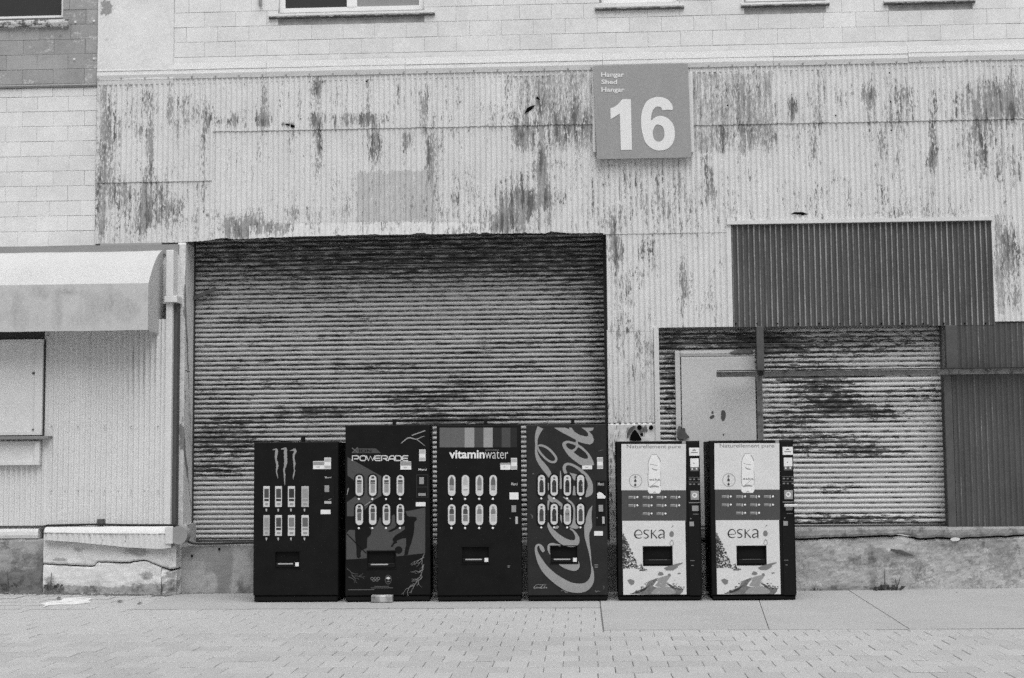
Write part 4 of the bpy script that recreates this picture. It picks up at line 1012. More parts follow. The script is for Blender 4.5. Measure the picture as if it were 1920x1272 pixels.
# ---- 1: short black machine with three pale claw strokes
T1 = crop(460, 780, 6.36)
mt, sl1, hole = cabinet('short black drink machine with three pale claw marks above square can buttons', 475.5, 634, 829, (358, 1620, 645, 1808), T1, .004)
c1_ = [[(325, 405, 8), (350, 403, 14), (372, 402, 26), (372, 430, 36), (366, 480, 30), (365, 520, 22), (378, 560, 30), (380, 610, 24), (371, 660, 13), (380, 700, 13), (388, 750, 3)],
       [(425, 399, 8), (452, 394, 18), (480, 392, 30), (478, 430, 40), (480, 500, 38), (481, 560, 35), (471, 610, 25), (460, 650, 20), (468, 700, 20), (467, 750, 16), (471, 830, 3)],
       [(535, 416, 6), (560, 410, 15), (586, 406, 32), (595, 428, 30), (580, 460, 25), (575, 510, 20), (586, 570, 24), (581, 620, 14), (586, 660, 13), (574, 710, 16), (572, 760, 3)]]
for st in c1_:
    q = PR(mt, 'claw_print', 'p30'); rj = random.Random(int(st[0][0]))
    fine = [tuple(p) for p in catmull(st, 4)]
    q.stroke([(x + rj.uniform(-2, 2), y, w_ * rj.uniform(.78, 1.15)) for x, y, w_ in fine], T1, YF - .0015, 1); q.end()
for k, (y0, y1) in enumerate(((840, 1088), (1185, 1432))):
    for i, (a, b_) in enumerate(((215, 291), (356, 437), (508, 593), (669, 757))):
        p, q = at(*T1(a, y0), YF), at(*T1(b_, y1), YF)
        wo = MB().box(p.x - .004, q.x + .004, YF - .006, YF, q.z - .004, p.z + .004, .003).build('selection_window', M['blackd'], mt)
        MB().box(p.x, q.x, YF - .0085, YF - .0055, q.z, p.z, .003).build('label_card', M['p45' if (k, i) in ((0, 3), (1, 0)) else 'p60'], wo)
        full = [(a + 13, y0 + 30), (b_ - 13, y0 + 30), (b_ - 11, y0 + 40), (b_ - 11, y0 + 138), (a + 11, y0 + 138), (a + 11, y0 + 40)]
        key = {(0, 0): 'p07', (0, 1): 'p07', (0, 2): 'p04', (0, 3): 'p30', (1, 0): 'p30', (1, 1): 'p07', (1, 2): 'p20', (1, 3): 'p12'}[(k, i)]
        PRt = MB(); PRt.poly([full], T1, YF - .0095); PRt.build('can_print', M[key], wo)
        PRt = MB(); PRt.rect(a + 11, y0 + 150, b_ - 11, y0 + 178, T1, YF - .0095)
        PRt.build('can_print', M['p04' if key in ('p07', 'p04') else 'p30'], wo)
        PRt = MB(); PRt.rect(a + 20, y0 + 200, b_ - 20, y0 + 226, T1, YF - .0095); PRt.build('price_print', M['p30'], wo)
        PRt = MB(); PRt.poly([[(a + 25, y1 + 20), (a + 46, y1 + 20), (a + 44, y1 + 42), (a + 40, y1 + 54), (a + 32, y1 + 54), (a + 28, y1 + 42)]], T1, YF - .004); PRt.build('coin_light', M['p45'], mt)
sticker(mt, 808, 541, 940, 635, T1, 'p75', [('p30', (.02, .06, .98, .50)), ('p45', (.3, .66, .62, .8))])
sticker(mt, 942, 499, 1020, 635, T1, 'p75', [('p45', (.06, .05, .94, .36)), ('p45', (.06, .70, .94, .95))], .0045)
sticker(mt, 898, 1121, 1015, 1172, T1, 'p75')
cp = PR(mt, 'coin_panel', 'blackd'); cp.pbox(606, 627, 897, 952, YF - .004, YF); cp = cp.end()
q = PR(cp, 'merci_print', 'p45', YF); q.text('Merci', 948, 720, 1024, 756, T1, YF - .0018, .02); q.end()
q = MB(); q.pbox(608.3, 617, 910.5, 923, YF - .010, YF - .004, .002); q.build('bill_slot', M['p30'], cp)
q = MB(); q.pbox(608, 621, 940, 945, YF - .008, YF - .004, .001); q.build('coin_slot', M['p45'], cp)
q = PR(cp, 'print', 'p20'); q.stroke([(990, 1002, 8), (1024, 988, 8)], T1, YF - .006, 1); q.end()

def slot_marks(slb, hole, dot=True):
    h = hole[3] - hole[2]; w_ = hole[1] - hole[0]; zc = hole[2] + h * .22
    MB().box(hole[0] + w_ * .12, hole[0] + w_ * .74, YF - .0125, YF - .0108, zc - .004, zc + .009).build('instruction_print', M['p45'], slb)
    if dot: MB().box(hole[1] - w_ * .16, hole[1] - w_ * .02, YF - .0135, YF - .0108, zc - .026, zc + .018).build('sticker', M['p75'], slb)
slot_marks(sl1, hole)

# ---- 2: black machine with sportsmen silhouettes and the square lettering
T2 = crop(640, 780, 7.067)
mp, sl2, hole = cabinet('black drink machine with grey silhouettes of a hockey player and a footballer', 648, 806.5, 797, (350, 1797, 715, 2020), T2, .062)
B2 = lambda pts: [(x, y + 1272) for x, y in pts]
q = PR(mp, 'grey_print', 'blue')
q.poly([[(85, 545), (530, 800), (530, 1060), (430, 1120), (300, 1260), (160, 1330), (78, 1330), (78, 1145), (190, 1065), (225, 1000), (170, 855), (85, 790)]], T2, YF - .0015)
q.poly([B2([(70, 215), (180, 230), (400, 200), (440, 170), (490, 130), (510, 70), (560, 130), (660, 60), (700, 30), (740, 150), (850, 120), (848, -8), (900, -12), (1110, -55), (1108, 550), (728, 592), (728, 512), (338, 512), (338, 613), (240, 622), (70, 630)])], T2, YF - .0015); q.end()
q = PR(mp, 'hockey_silhouette', 'black')
q.poly([B2([(190, 140), (330, 105), (370, 200), (400, 250), (392, 300), (345, 350), (340, 480), (272, 506), (258, 540), (262, 590), (235, 620), (205, 600), (200, 460), (185, 330), (185, 240), (110, 236), (72, 280), (70, 190), (110, 158)])], T2, YF - .0022)
q.stroke([(75, 1560, 14), (330, 1820, 16)], T2, YF - .0022, 1); q.end()
q = PR(mp, 'footballer_silhouette', 'black')
q.poly([B2([(846, -12), (870, 50), (900, 66), (930, 62), (992, 72), (1000, 100), (966, 142), (965, 220), (955, 300), (930, 400), (900, 480), (880, 570), (830, 580), (842, 500), (857, 440), (855, 350), (800, 356), (730, 385), (740, 410), (700, 430), (680, 465), (650, 465), (690, 400), (676, 360), (720, 310), (800, 262), (838, 232), (838, 190), (780, 205), (660, 266), (610, 260), (700, 215), (740, 170), (800, 110)])], T2, YF - .0022)
q.disc(757, 1780, 50, T2, YF - .0022); q.end()
q = PR(mp, 'scratch_print', 'p36'); rs_ = random.Random(3)
for a in ([(930, 260, 14), (1000, 235, 12), (1110, 195, 12)], [(790, 365, 8), (850, 315, 14), (900, 290, 16), (990, 310, 12), (1060, 280, 8), (1100, 270, 5)], [(990, 310, 10), (1040, 345, 9), (1105, 400, 4)], [(80, 1050, 5), (95, 970, 12), (100, 960, 4)], [(310, 1190, 8), (385, 1140, 10)]):
    q.stroke(a, T2, YF - .0030); q.end(); q = PR(mp, 'scratch_print', 'p36')
def branch(x, y, a, L, w_):
    if L < 26: return
    x1, y1 = x + math.cos(a) * L, y + math.sin(a) * L
    q.stroke([(x, y, w_), ((x + x1) / 2 + rs_.uniform(-8, 8), (y + y1) / 2 + rs_.uniform(-8, 8), w_ * rs_.uniform(.6, 1.3)), (x1, y1, w_ * .7)], T2, YF - .0030 - rs_.random() * .0004)
    for k in range(rs_.choice((1, 2, 2))): branch(x1, y1, a + rs_.uniform(-.8, .8), L * rs_.uniform(.55, .85), w_ * .7)
for x, y, a in ((1098, 560 + 1272, 2.0), (1095, 600 + 1272, 2.6), (1090, 700 + 1272, 1.8), (1085, 760 + 1272, 2.6), (1070, 860 + 1272, 2.3), (1060, 800 + 1272, 1.9), (960, 980 + 1272, 2.7), (1020, 900 + 1272, 2.2)):
    q = PR(mp, 'scratch_print', 'p20'); branch(x, y, a, 75, 10); q.end()
q = PR(mp, 'scratch_print', 'blue')
for x, y in ((80, 750), (130, 800), (180, 850), (100, 860), (140, 830)): branch(x, y + 1272, rs_.uniform(0, 1), 60, 14)
q.end()
q = PR(mp, 'banner_print', 'p07'); q.poly([[(220, 432), (460, 432), (525, 495), (150, 495), (190, 470)]], T2, YF - .0015); q.end()
q = PR(mp, 'lettering_print', 'black'); q.text('ION', 240, 445, 400, 486, T2, YF - .0022, .01); q.end()
q = PR(mp, 'lettering_print', 'p12'); q.stroke([(145, 425, 14), (225, 492, 14)], T2, YF - .0026, 1); q.stroke([(222, 420, 14), (145, 492, 12)], T2, YF - .0027, 1); q.end()
WL = 15
let = {'P': [[(150, 597), (150, 530), (215, 530), (230, 540), (230, 560), (215, 570), (172, 570)]], 'O': [[(265, 530), (310, 530), (326, 545), (326, 580), (310, 593), (265, 593), (250, 580), (250, 545), (265, 530)]],
       'W': [[(330, 528), (362, 593), (388, 535), (414, 593), (446, 528)]], 'E': [[(520, 530), (458, 530), (444, 545), (444, 580), (458, 593), (520, 593)], [(450, 562), (515, 562)]],
       'R': [[(533, 597), (533, 530), (595, 530), (608, 540), (608, 558), (595, 567), (550, 567)], [(575, 567), (612, 597)]], 'A': [[(620, 597), (640, 545), (660, 530), (690, 530), (702, 545), (702, 597)], [(634, 572), (702, 572)]],
       'D': [[(716, 597), (716, 530), (775, 530), (794, 545), (794, 580), (775, 593), (716, 593)]], 'F': [[(884, 530), (822, 530), (808, 545), (808, 580), (822, 593), (884, 593)], [(814, 562), (878, 562)]]}
for ch_, sts in let.items():
    q = PR(mp, 'lettering_print', 'p60')
    for i, st in enumerate(sts): q.stroke(st, T2, YF - .0032 - i * .0004, 1, w=WL)
    q.end()
PB = [('p07', [[(-20, 30), (-14, 18), (14, 18), (20, 30), (20, 46), (-20, 46)]], 0), ('p04', [[(-30, 68), (30, 68), (30, 92), (-30, 92)]], 0), ('p12', [[(-30, 98), (30, 98), (30, 118), (-30, 118)]], 0), ('p30', [[(-28, 122), (28, 122), (28, 232), (-28, 232)]], 0)]
PB2 = [('p04', [[(-20, 30), (-14, 18), (14, 18), (20, 30), (20, 46), (-20, 46)]], 0), ('p07', [[(-24, 56), (24, 56), (30, 80), (30, 110), (-30, 110), (-30, 80)]], 0), ('p12', [[(-27, 116), (27, 116), (24, 215), (-24, 215)]], 0)]
for (y0, y1, pb_) in ((785, 1062, PB), (1170, 1447, PB2)):
    for cx_ in (240, 417, 597, 780):
        window_oval(mp, cx_, y0, y1, T2, 136, 96, pb_); lamp(mp, cx_ - 5, y1 + 42, 14, T2)
sticker(mp, 781, 606, 923, 712, T2, 'p75', [('p30', (.02, .04, .98, .5)), ('p45', (.3, .66, .62, .8))], .005)
sticker(mp, 1029, 447, 1113, 599, T2, 'p75', [('p45', (.06, .05, .94, .36)), ('p45', (.06, .70, .94, .95))])
sticker(mp, 985, 1146, 1113, 1200, T2, 'p75')
cp = PR(mp, 'coin_panel', 'p04'); cp.rect(992, 778, 1148, 1084, T2, YF - .0015); cp = cp.end()
q = PR(cp, 'panel_face', 'blackd'); q.rect(999, 786, 1140, 1076, T2, YF - .0022); q.end()
q = PR(cp, 'merci_print', 'p60'); q.text('Merci', 1020, 698, 1128, 726, T2, YF - .0018, .02); q.end()
q = MB(); a_, b_ = at(*T2(1030, 815), YF), at(*T2(1092, 906), YF); q.box(a_.x, b_.x, YF - .011, YF - .002, b_.z, a_.z, .002); q.build('bill_slot', M['p30'], cp)
q = MB(); a_, b_ = at(*T2(1018, 1027), YF), at(*T2(1116, 1062), YF); q.box(a_.x, b_.x, YF - .009, YF - .002, b_.z, a_.z, .001); q.build('coin_slot', M['p30'], cp)
q = PR(cp, 'panel_line', 'p04'); q.rect(1000, 940, 1140, 948, T2, YF - .003); q.end()
q = PR(mp, 'rings_print', 'p20')
for i, (cx_, cy_) in enumerate(((408, 2155), (450, 2155), (492, 2155), (430, 2176), (471, 2176))):
    n = 16; ring = [[(cx_ + r * math.cos(t), cy_ + r * math.sin(t)) for t in np.linspace(0, 6.283, n, endpoint=False)] for r in (20, 14)]
    q.poly(ring, T2, YF - .0015 - i * .0003)
q.end()
q = PR(mp, 'emblem_print', 'p12'); q.poly([[(621 + 43 * math.cos(t), 2170 + 62 * math.sin(t)) for t in np.linspace(0, 6.283, 24, endpoint=False)], [(621 + 37 * math.cos(t), 2170 + 56 * math.sin(t)) for t in np.linspace(0, 6.283, 24, endpoint=False)]], T2, YF - .0015); q.disc(622, 2195, 22, T2, YF - .0018, 12, 10); q.end()
q = PR(mp, 'leaf_emblem', 'p60'); q.poly([[(621, 2125), (630, 2140), (645, 2136), (640, 2148), (650, 2156), (636, 2164), (624, 2164), (623, 2174), (619, 2174), (618, 2164), (606, 2164), (592, 2156), (602, 2148), (597, 2136), (612, 2140)]], T2, YF - .0022); q.end()
q = PR(mp, 'small_print', 'p12'); q.rect(440, 2257, 630, 2264, T2, YF - .0015); q.rect(392, 2276, 684, 2284, T2, YF - .0015); q.rect(98, 2298, 438, 2307, T2, YF - .0015); q.end()
slot_marks(sl2, hole, False)
blk = at(715.5, 1131, YF - .10); a_, b_ = X(696, 1125, YF - .10), X(735, 1125, YF - .10)
ck = rough_slab(a_, b_, Z(715, 1117, YF - .1), .002, YF - .10, YF - .01, rel=.006, step=.012, sc=9, wear=lambda x, z: .5 + .5 * np.sin(x * 40))
ck = ck.build('paving_block', M['concR']); tag(ck, 'broken concrete block wedged under the front of the silhouette machine', 'block')

# ---- 3: black machine with a grey striped band over the lettering
T3 = crop(810, 780, 7.067)
mv, sl3, hole = cabinet('black drink machine with a band of grey colour stripes above bold lettering', 819.5, 978, 797, (402, 1737, 752, 1952), T3, .036)
for a, c, key in ((102, 250, 'p12'), (250, 432, 'p12'), (432, 562, 'p36'), (562, 682, 'p07'), (682, 805, 'p36'), (805, 922, 'p02'), (922, 1040, 'p07'), (1040, 1126, 'p02')):
    q = PR(mv, 'stripe_print', key); q.rect(a, 157, c - 1, 418, T3, YF - .0018); q.end()
q = PR(mv, 'lettering_print', 'p75'); q.text('vitamin', 228, 455, 698, 566, T3, YF - .002, .026); q.end()
q = PR(mv, 'lettering_print', 'p60'); q.text('water', 702, 468, 1008, 568, T3, YF - .002, -.006); q.end()
q = PR(mv, 'small_print', 'p20'); q.text('glaceau', 706, 438, 882, 470, T3, YF - .0015, 0); q.end()
def vb_(cap, body, lab): return [(cap, [[(-30, 92), (-26, 60), (-12, 30), (0, 14), (12, 30), (26, 60), (30, 92), (30, 132), (-30, 132)]], 0), (body, [[(-28, 134), (28, 134), (28, 186), (-28, 186)]], 0), (lab, [[(-26, 190), (26, 190), (26, 202), (-26, 202)]], 0)]
k3 = [('p12', 'p30', 'p12'), ('p45', 'p60', 'p30'), ('p20', 'p30', 'p12'), ('p12', 'p30', 'p12')]
for i, cx_ in enumerate((262, 443, 628, 810)):
    window_oval(mv, cx_, 785, 1063, T3, 108, 98, vb_(*k3[i])); lamp(mv, cx_ - 4, 1102, 15, T3)
    ca = 'p07' if i < 2 else 'p20'
    window_oval(mv, cx_, 1172, 1450, T3, 108, 98, [('p04' if i < 2 else 'p30', [[(-18, 28), (18, 28), (20, 48), (-20, 48)]], 0), (ca, [[(-30, 80), (-14, 54), (14, 54), (30, 80), (30, 130), (-30, 130)]], 0), ('p20' if i < 2 else 'p45', [[(-30, 138), (30, 138), (30, 225), (-30, 225)]], 0)]); lamp(mv, cx_ - 4, 1488, 15, T3)
sticker(mv, 905, 625, 1040, 714, T3, 'p75', [('p30', (.02, .02, .98, .24)), ('p45', (.3, .5, .5, .66))])
sticker(mv, 1046, 559, 1127, 712, T3, 'p75', [('p45', (.06, .05, .94, .36)), ('p45', (.06, .70, .94, .95))], .0045)
sticker(mv, 1026, 1017, 1146, 1109, T3, 'p75')
cp = PR(mv, 'coin_panel', 'blackd'); cp.rect(1030, 860, 1150, 1460, T3, YF - .0010); cp = cp.end()
q = PR(cp, 'merci_print', 'p45'); q.text('Merci', 1050, 884, 1134, 924, T3, YF - .0018, .02); q.end()
q = MB(); a_, b_ = at(*T3(1053, 1188), YF), at(*T3(1114, 1278), YF); q.box(a_.x, b_.x, YF - .011, YF - .001, b_.z, a_.z, .002); q.build('bill_slot', M['p30'], cp)
q = MB(); a_, b_ = at(*T3(1104, 1338), YF), at(*T3(1138, 1434), YF); q.box(a_.x, b_.x, YF - .009, YF - .001, b_.z, a_.z, .001); q.build('coin_slot', M['p45'], cp)
q = PR(cp, 'print', 'p20'); q.disc(1035, 1358, 8, T3, YF - .002, 8); q.disc(1016, 1990, 26, T3, YF - .0015, 4, 7); q.disc(1016, 2008, 18, T3, YF - .0015, 4, 7); q.end()
slot_marks(sl3, hole)

# ---- 4: dark machine covered by a huge script swirl
T4 = crop(980, 780, 7.067)
mc, sl4, hole = cabinet('dark drink machine covered by huge pale script lettering running up its front', 988, 1138.5, 796, (370, 1730, 725, 1952), T4, .004, door='cokebg')
E4 = lambda pts: [(p[0], p[1] + 1272) + tuple(p[2:]) for p in pts]
sw_ = []
def swirl(stroke=None, poly=None, sm=4):
    k = len(sw_); q = PR(mc, 'swirl_print', 'p36'); y = YF - .0014 - k * .00018
    if stroke: q.stroke(stroke, T4, y, 6)
    else: q.poly(poly, T4, y, sm)
    sw_.append(q.end())
swirl([(235, 155, 82), (200, 230, 62), (181, 310, 38), (181, 380, 30), (176, 440, 26), (185, 510, 40), (212, 580, 58), (262, 650, 74), (316, 720, 76), (350, 775, 62), (356, 815, 40)])
swirl([(196, 400, 14), (240, 392, 28), (300, 410, 30), (365, 455, 30), (425, 525, 30), (446, 575, 30), (425, 608, 32), (380, 612, 28), (320, 580, 28), (255, 515, 28), (212, 455, 26), (196, 405, 20)])
swirl(poly=[[(415, 157), (560, 157), (612, 175), (630, 186), (612, 157), (650, 157), (690, 215), (760, 255), (840, 275), (870, 265), (865, 230), (830, 190), (775, 157), (945, 157), (930, 190), (880, 205), (925, 260), (945, 320), (930, 360), (890, 380), (830, 370), (740, 345), (690, 310), (600, 262), (510, 215)]], sm=0)
swirl(poly=[[(528, 400), (530, 360), (560, 337), (610, 331), (700, 352), (704, 330), (730, 340), (737, 375), (800, 420), (870, 490), (920, 570), (945, 640), (930, 655), (790, 657), (720, 620), (620, 540), (560, 460)], [(575, 375), (610, 362), (690, 388), (704, 402), (690, 430), (650, 450), (610, 435), (582, 405)], [(737, 417), (800, 460), (850, 510), (865, 555), (835, 570), (770, 550), (710, 510), (678, 482), (712, 452)]], sm=3)
swirl([(575, 765, 40), (552, 715, 42), (556, 665, 40), (590, 640, 34), (640, 645, 32), (710, 678, 36), (785, 735, 42), (850, 805, 50), (888, 880, 60), (896, 950, 72), (880, 1020, 84), (835, 1075, 16)])
swirl(poly=[[(620, 752), (716, 776), (696, 862), (668, 840)]], sm=0)
swirl(poly=[[(672, 930), (694, 930), (704, 1056), (662, 1050)]], sm=0)
swirl([(500, 730, 10), (505, 850, 24), (505, 930, 28), (505, 970, 22)])
swirl([(340, 1045, 10), (362, 1090, 56), (410, 1125, 66), (470, 1155, 56), (515, 1190, 34), (508, 1240, 16)])
swirl([(345, 1120, 30), (338, 1200, 20), (340, 1250, 14)])
swirl([(340, 890, 14), (342, 990, 12)])
swirl([(540, 1075, 14), (600, 1118, 26), (650, 1160, 30), (680, 1215, 26), (684, 1290, 26), (684, 1360, 34), (684, 1420, 66), (680, 1470, 130), (676, 1495, 60)])
swirl(E4([(337, 140, 10), (352, 200, 44), (400, 270, 66), (470, 340, 86), (550, 395, 96), (630, 420, 92), (700, 412, 84), (724, 360, 60), (706, 300, 36), (668, 250, 24), (625, 222, 16)]))
swirl(E4([(362, 565, 8), (344, 505, 28), (350, 450, 36), (390, 430, 34), (440, 436, 28), (500, 450, 30)]))
swirl(poly=[E4([(480, 690), (600, 696), (730, 690), (735, 650), (757, 705), (738, 760), (685, 784), (605, 768), (530, 735)])], sm=3)
swirl(poly=[E4([(495, 38), (520, 48), (522, 150), (500, 110)])], sm=0)
swirl(E4([(430, 215, 26), (455, 205, 36), (475, 190, 20)]))
swirl(E4([(922, -78, 6), (894, -10, 44), (876, 90, 74), (868, 190, 104), (852, 270, 70), (852, 330, 60), (866, 420, 44), (884, 510, 30), (898, 600, 20), (908, 690, 12), (922, 760, 26), (924, 830, 44), (905, 920, 76), (850, 985, 104), (780, 1010, 120), (690, 1010, 126), (600, 988, 128), (500, 932, 122), (400, 860, 110), (300, 762, 98), (232, 655, 76), (192, 562, 46), (176, 492, 32), (190, 447, 30), (225, 440, 28), (252, 478, 52), (274, 520, 40), (282, 532, 16)]))
def wc(a, b_, c): return [(a, [[(-14, 30), (14, 30), (14, 52), (-14, 52)]], 0), (b_, [[(-12, 66), (12, 66), (28, 100), (28, 232), (-28, 232), (-28, 100)]], 0), (c, [[(-28, 122), (28, 122), (28, 150), (-28, 150)]], 0)]
k4 = [('p12', 'p04', 'p20'), ('p12', 'p04', 'p20'), ('p12', 'p04', 'p04'), ('p45', 'p04', 'p60')]
k5 = [('p04', 'p07', 'p04'), ('p04', 'p04', 'p20'), ('p12', 'p30', 'p36'), ('p20', 'p07', 'p30')]
for i, cx_ in enumerate((250, 418, 592, 768)):
    for (y0, y1, kk, ly) in ((783, 1060, k4, 1097), (1166, 1444, k5, 1481)):
        window_oval(mc, cx_, y0, y1, T4, 136, 94, wc(*kk[i])); lamp(mc, cx_ - 3, ly, 14, T4)
sticker(mc, 788, 659, 921, 708, T4, 'p75', [('p45', (.3, .36, .62, .6))], .007)
sticker(mc, 986, 550, 1065, 703, T4, 'p75', [('p45', (.06, .05, .94, .36)), ('p45', (.06, .70, .94, .95))])
sticker(mc, 947, 1529, 1063, 1588, T4, 'p75')
q = PR(mc, 'sticker', 'p75'); q.poly([[(988, 1028), (1018, 1008), (1050, 1022), (1100, 1070), (1092, 1096), (990, 1096)]], T4, YF - .004); q.end()
cp = PR(mc, 'coin_panel', 'blackd'); cp.rect(970, 860, 1100, 1460, T4, YF - .0010); cp = cp.end()
q = PR(cp, 'merci_print', 'p45'); q.text('Merci', 996, 884, 1076, 924, T4, YF - .0018, .02); q.end()
q = MB(); a_, b_ = at(*T4(1006, 1182), YF), at(*T4(1066, 1270), YF); q.box(a_.x, b_.x, YF - .011, YF - .001, b_.z, a_.z, .002); q.build('bill_slot', M['p30'], cp)
q = MB(); a_, b_ = at(*T4(1053, 1336), YF), at(*T4(1086, 1430), YF); q.box(a_.x, b_.x, YF - .009, YF - .001, b_.z, a_.z, .001); q.build('coin_slot', M['p45'], cp)
q = PR(cp, 'print', 'p20'); q.disc(986, 1350, 8, T4, YF - .002, 8); q.rect(948, 1970, 1000, 1982, T4, YF - .0015); q.rect(954, 1998, 996, 2012, T4, YF - .0015); q.end()
# small script wordmark in the corner
q = PR(mc, 'wordmark_print', 'p36')
ws = [[(172, 978, 3), (150, 1000, 10), (158, 1018, 7), (176, 1008, 4)], [(182, 998, 8), (178, 1010, 7), (190, 1012, 4), (196, 1000, 4), (184, 997, 3)], [(212, 998, 6), (202, 1008, 7), (214, 1012, 4)], [(232, 998, 6), (222, 1008, 7), (234, 1012, 5), (238, 998, 5)], [(272, 972, 4), (248, 990, 9), (244, 1014, 9), (262, 1010, 4)], [(276, 998, 6), (268, 1010, 7), (282, 1012, 4), (286, 1000, 4)], [(302, 968, 4), (290, 995, 7), (292, 1014, 6)], [(316, 998, 5), (304, 1008, 7), (314, 1012, 6), (320, 998, 5), (322, 1016, 4)], [(168, 974, 4), (200, 962, 4), (250, 968, 4), (300, 962, 4), (322, 966, 2)]]
for i, st in enumerate(ws): q.stroke(E4(st), T4, YF - .0014 - i * .0002, 3)
q.end()
q = PR(mc, 'scuff_print', 'p12')
for st in ([(505, 1050, 14), (540, 1040, 10), (575, 1068, 22), (600, 1058, 8)], [(960, 1040, 10), (975, 1060, 18), (1000, 1050, 12), (1030, 1058, 6)], [(1060, 975, 4), (1080, 1000, 9), (1070, 1030, 4)], [(100, 30, 4), (130, 60, 16), (120, 90, 8)]): q.stroke(E4(st), T4, YF - .0048, 4)
q.stroke([(1000, 470, 6), (1068, 450, 5)], T4, YF - .0012, 1); q.stroke([(130, 770, 14), (150, 765, 20)], T4, YF - .0012, 1); q.end()
slot_marks(sl4, hole)

# ---- 5 and 6: water machines with a lit-looking winter poster
T5 = crop(1150, 800, 7.067)
def water_machine():
    t, s_, hole = cabinet('water machine with a pale winter stream poster, standing between the script machine and its twin', 1157, 1314, 827.5, (405, 1600, 772, 1832), T5, 0, group='water machines')
    q = PR(t, 'poster', 'poster'); q.rect(107, 233, 962, 845, T5, YF - .0035); po = q.end()
    q = PR(po, 'dark_band', 'blue'); q.rect(112, 845.5, 966, 1250, T5, YF - .0035); q.end()
    p_, q_ = at(*T5(118, 1251), YF), at(*T5(970, 2226), YF)
    hx0, hx1, hz0, hz1 = hole
    q = PR(po, 'winter_picture', 'poster'); q.loops([[(p_.x, q_.z), (q_.x, q_.z), (q_.x, p_.z), (p_.x, p_.z)], [(hx0 - .014, hz0 - .014), (hx1 + .014, hz0 - .014), (hx1 + .014, hz1 + .012), (hx0 - .014, hz1 + .012)]], YF - .0035); q.end()
    y0 = 1131.5
    D = lambda pts: [(p[0], p[1] + y0) + tuple(p[2:]) for p in pts]
    for w_, a_, b_, c_ in (('Naturellement', 178, 240, 702), ('pure', 730, 258, 896)):
        q = PR(po, 'title_print', 'p20'); q.text(w_, a_, b_, c_, 303 if w_ == 'pure' else 290, T5, YF - .0042, .004); q.end()
    # bottle
    q = PR(po, 'bottle_print', 'p75'); q.poly([[(505, 372), (580, 372), (592, 392), (620, 450), (628, 520), (616, 590), (630, 650), (630, 860), (610, 888), (480, 888), (458, 860), (458, 640), (470, 580), (460, 520), (470, 440), (498, 392)]], T5, YF - .0042); bt = q.end()
    q = PR(po, 'bottle_print', 'p30')
    for st in ([(505, 370, 6), (580, 370, 6)], [(503, 385, 8), (478, 430, 7), (462, 500, 6), (466, 570, 6), (460, 640, 8), (462, 740, 9), (470, 800, 10)], [(582, 385, 8), (610, 428, 10), (626, 470, 8)], [(625, 600, 5), (630, 700, 5), (622, 790, 7)], [(488, 500, 7), (585, 518, 6)], [(505, 545, 6), (540, 572, 14), (585, 575, 10)], [(480, 805, 16), (540, 792, 26), (605, 800, 14)], [(500, 790, 4), (590, 720, 4)], [(525, 880, 8), (545, 868, 12), (562, 880, 8)]):
        q.stroke(st, T5, YF - .0050, 3)
    q.end()
    q = PR(po, 'bottle_print', 'p20'); q.text('eska', 478, 686, 622, 718, T5, YF - .0050, .01); q.end()
    q = PR(po, 'seal_print', 'p36')
    n = 28; q.poly([[(295 + 87 * math.cos(a), 720 + 90 * math.sin(a)) for a in np.linspace(0, 6.283, n, endpoint=False)], [(295 + 79 * math.cos(a), 720 + 82 * math.sin(a)) for a in np.linspace(0, 6.283, n, endpoint=False)]], T5, YF - .0042); q.end()
    for cy_, r_, key in ((670, 15, 'p20'), (718, 17, 'p07'), (775, 15, 'p07')):
        q = PR(po, 'drop_print', key); q.poly([[(291, cy_ - r_ * 1.5), (291 + r_, cy_), (291 + r_ * .7, cy_ + r_), (291, cy_ + r_ * 1.2), (291 - r_ * .7, cy_ + r_), (291 - r_, cy_)]], T5, YF - .0044, 3); q.end()
    # selection rows
    rows = ((938, (200, 388, 572, 755)), (1047, (200, 388, 572, 755)), (1155, (388, 572)))
    for yy, xs_ in rows:
        for x_ in xs_:
            q = PR(t, 'price_label', 'p20'); q.rect(x_, yy - 18, x_ + 92, yy + 18, T5, YF - .0045); pl_ = q.end()
            q = PR(pl_, 'print', 'p45'); q.rect(x_ + 76, yy - 18, x_ + 92, yy + 22, T5, YF - .0052); q.rect(x_ + 6, yy - 14, x_ + 60, yy - 6, T5, YF - .0052); q.end()
            lamp(t, x_ + 118, yy, 14, T5)
    # brand word built from strokes
    q = PR(po, 'lettering_print', 'p04')
    L = [[(285, 306, 10), (374, 300, 8), (370, 262, 10), (338, 240, 12), (300, 256, 16), (283, 300, 20), (305, 340, 16), (345, 350, 11), (376, 338, 6)],
         [(474, 250, 6), (444, 240, 11), (410, 252, 14), (412, 282, 16), (448, 302, 16), (462, 328, 15), (436, 349, 12), (402, 340, 7)],
         [(506, 238, 17), (506, 352, 17)], [(566, 238, 7), (512, 294, 9)], [(522, 286, 10), (580, 350, 17)],
         [(600, 254, 7), (634, 240, 13), (668, 256, 17), (672, 300, 17), (672, 352, 17)], [(668, 292, 7), (622, 302, 13), (602, 326, 15), (620, 348, 12), (660, 330, 7)]]
    for i, st in enumerate(L): q.stroke(D(st), T5, YF - .0042 - i * .0003, 6 if len(st) > 2 else 1)
    q.end()
    q = PR(po, 'drop_print', 'p20'); q.poly([D([(773, 252), (795, 268), (803, 295), (795, 322), (775, 333), (752, 325), (742, 298), (750, 270)])], T5, YF - .0044, 3); q.poly([D([(790, 175), (800, 185), (775, 208), (765, 212)])], T5, YF - .0044, 0); q.end()
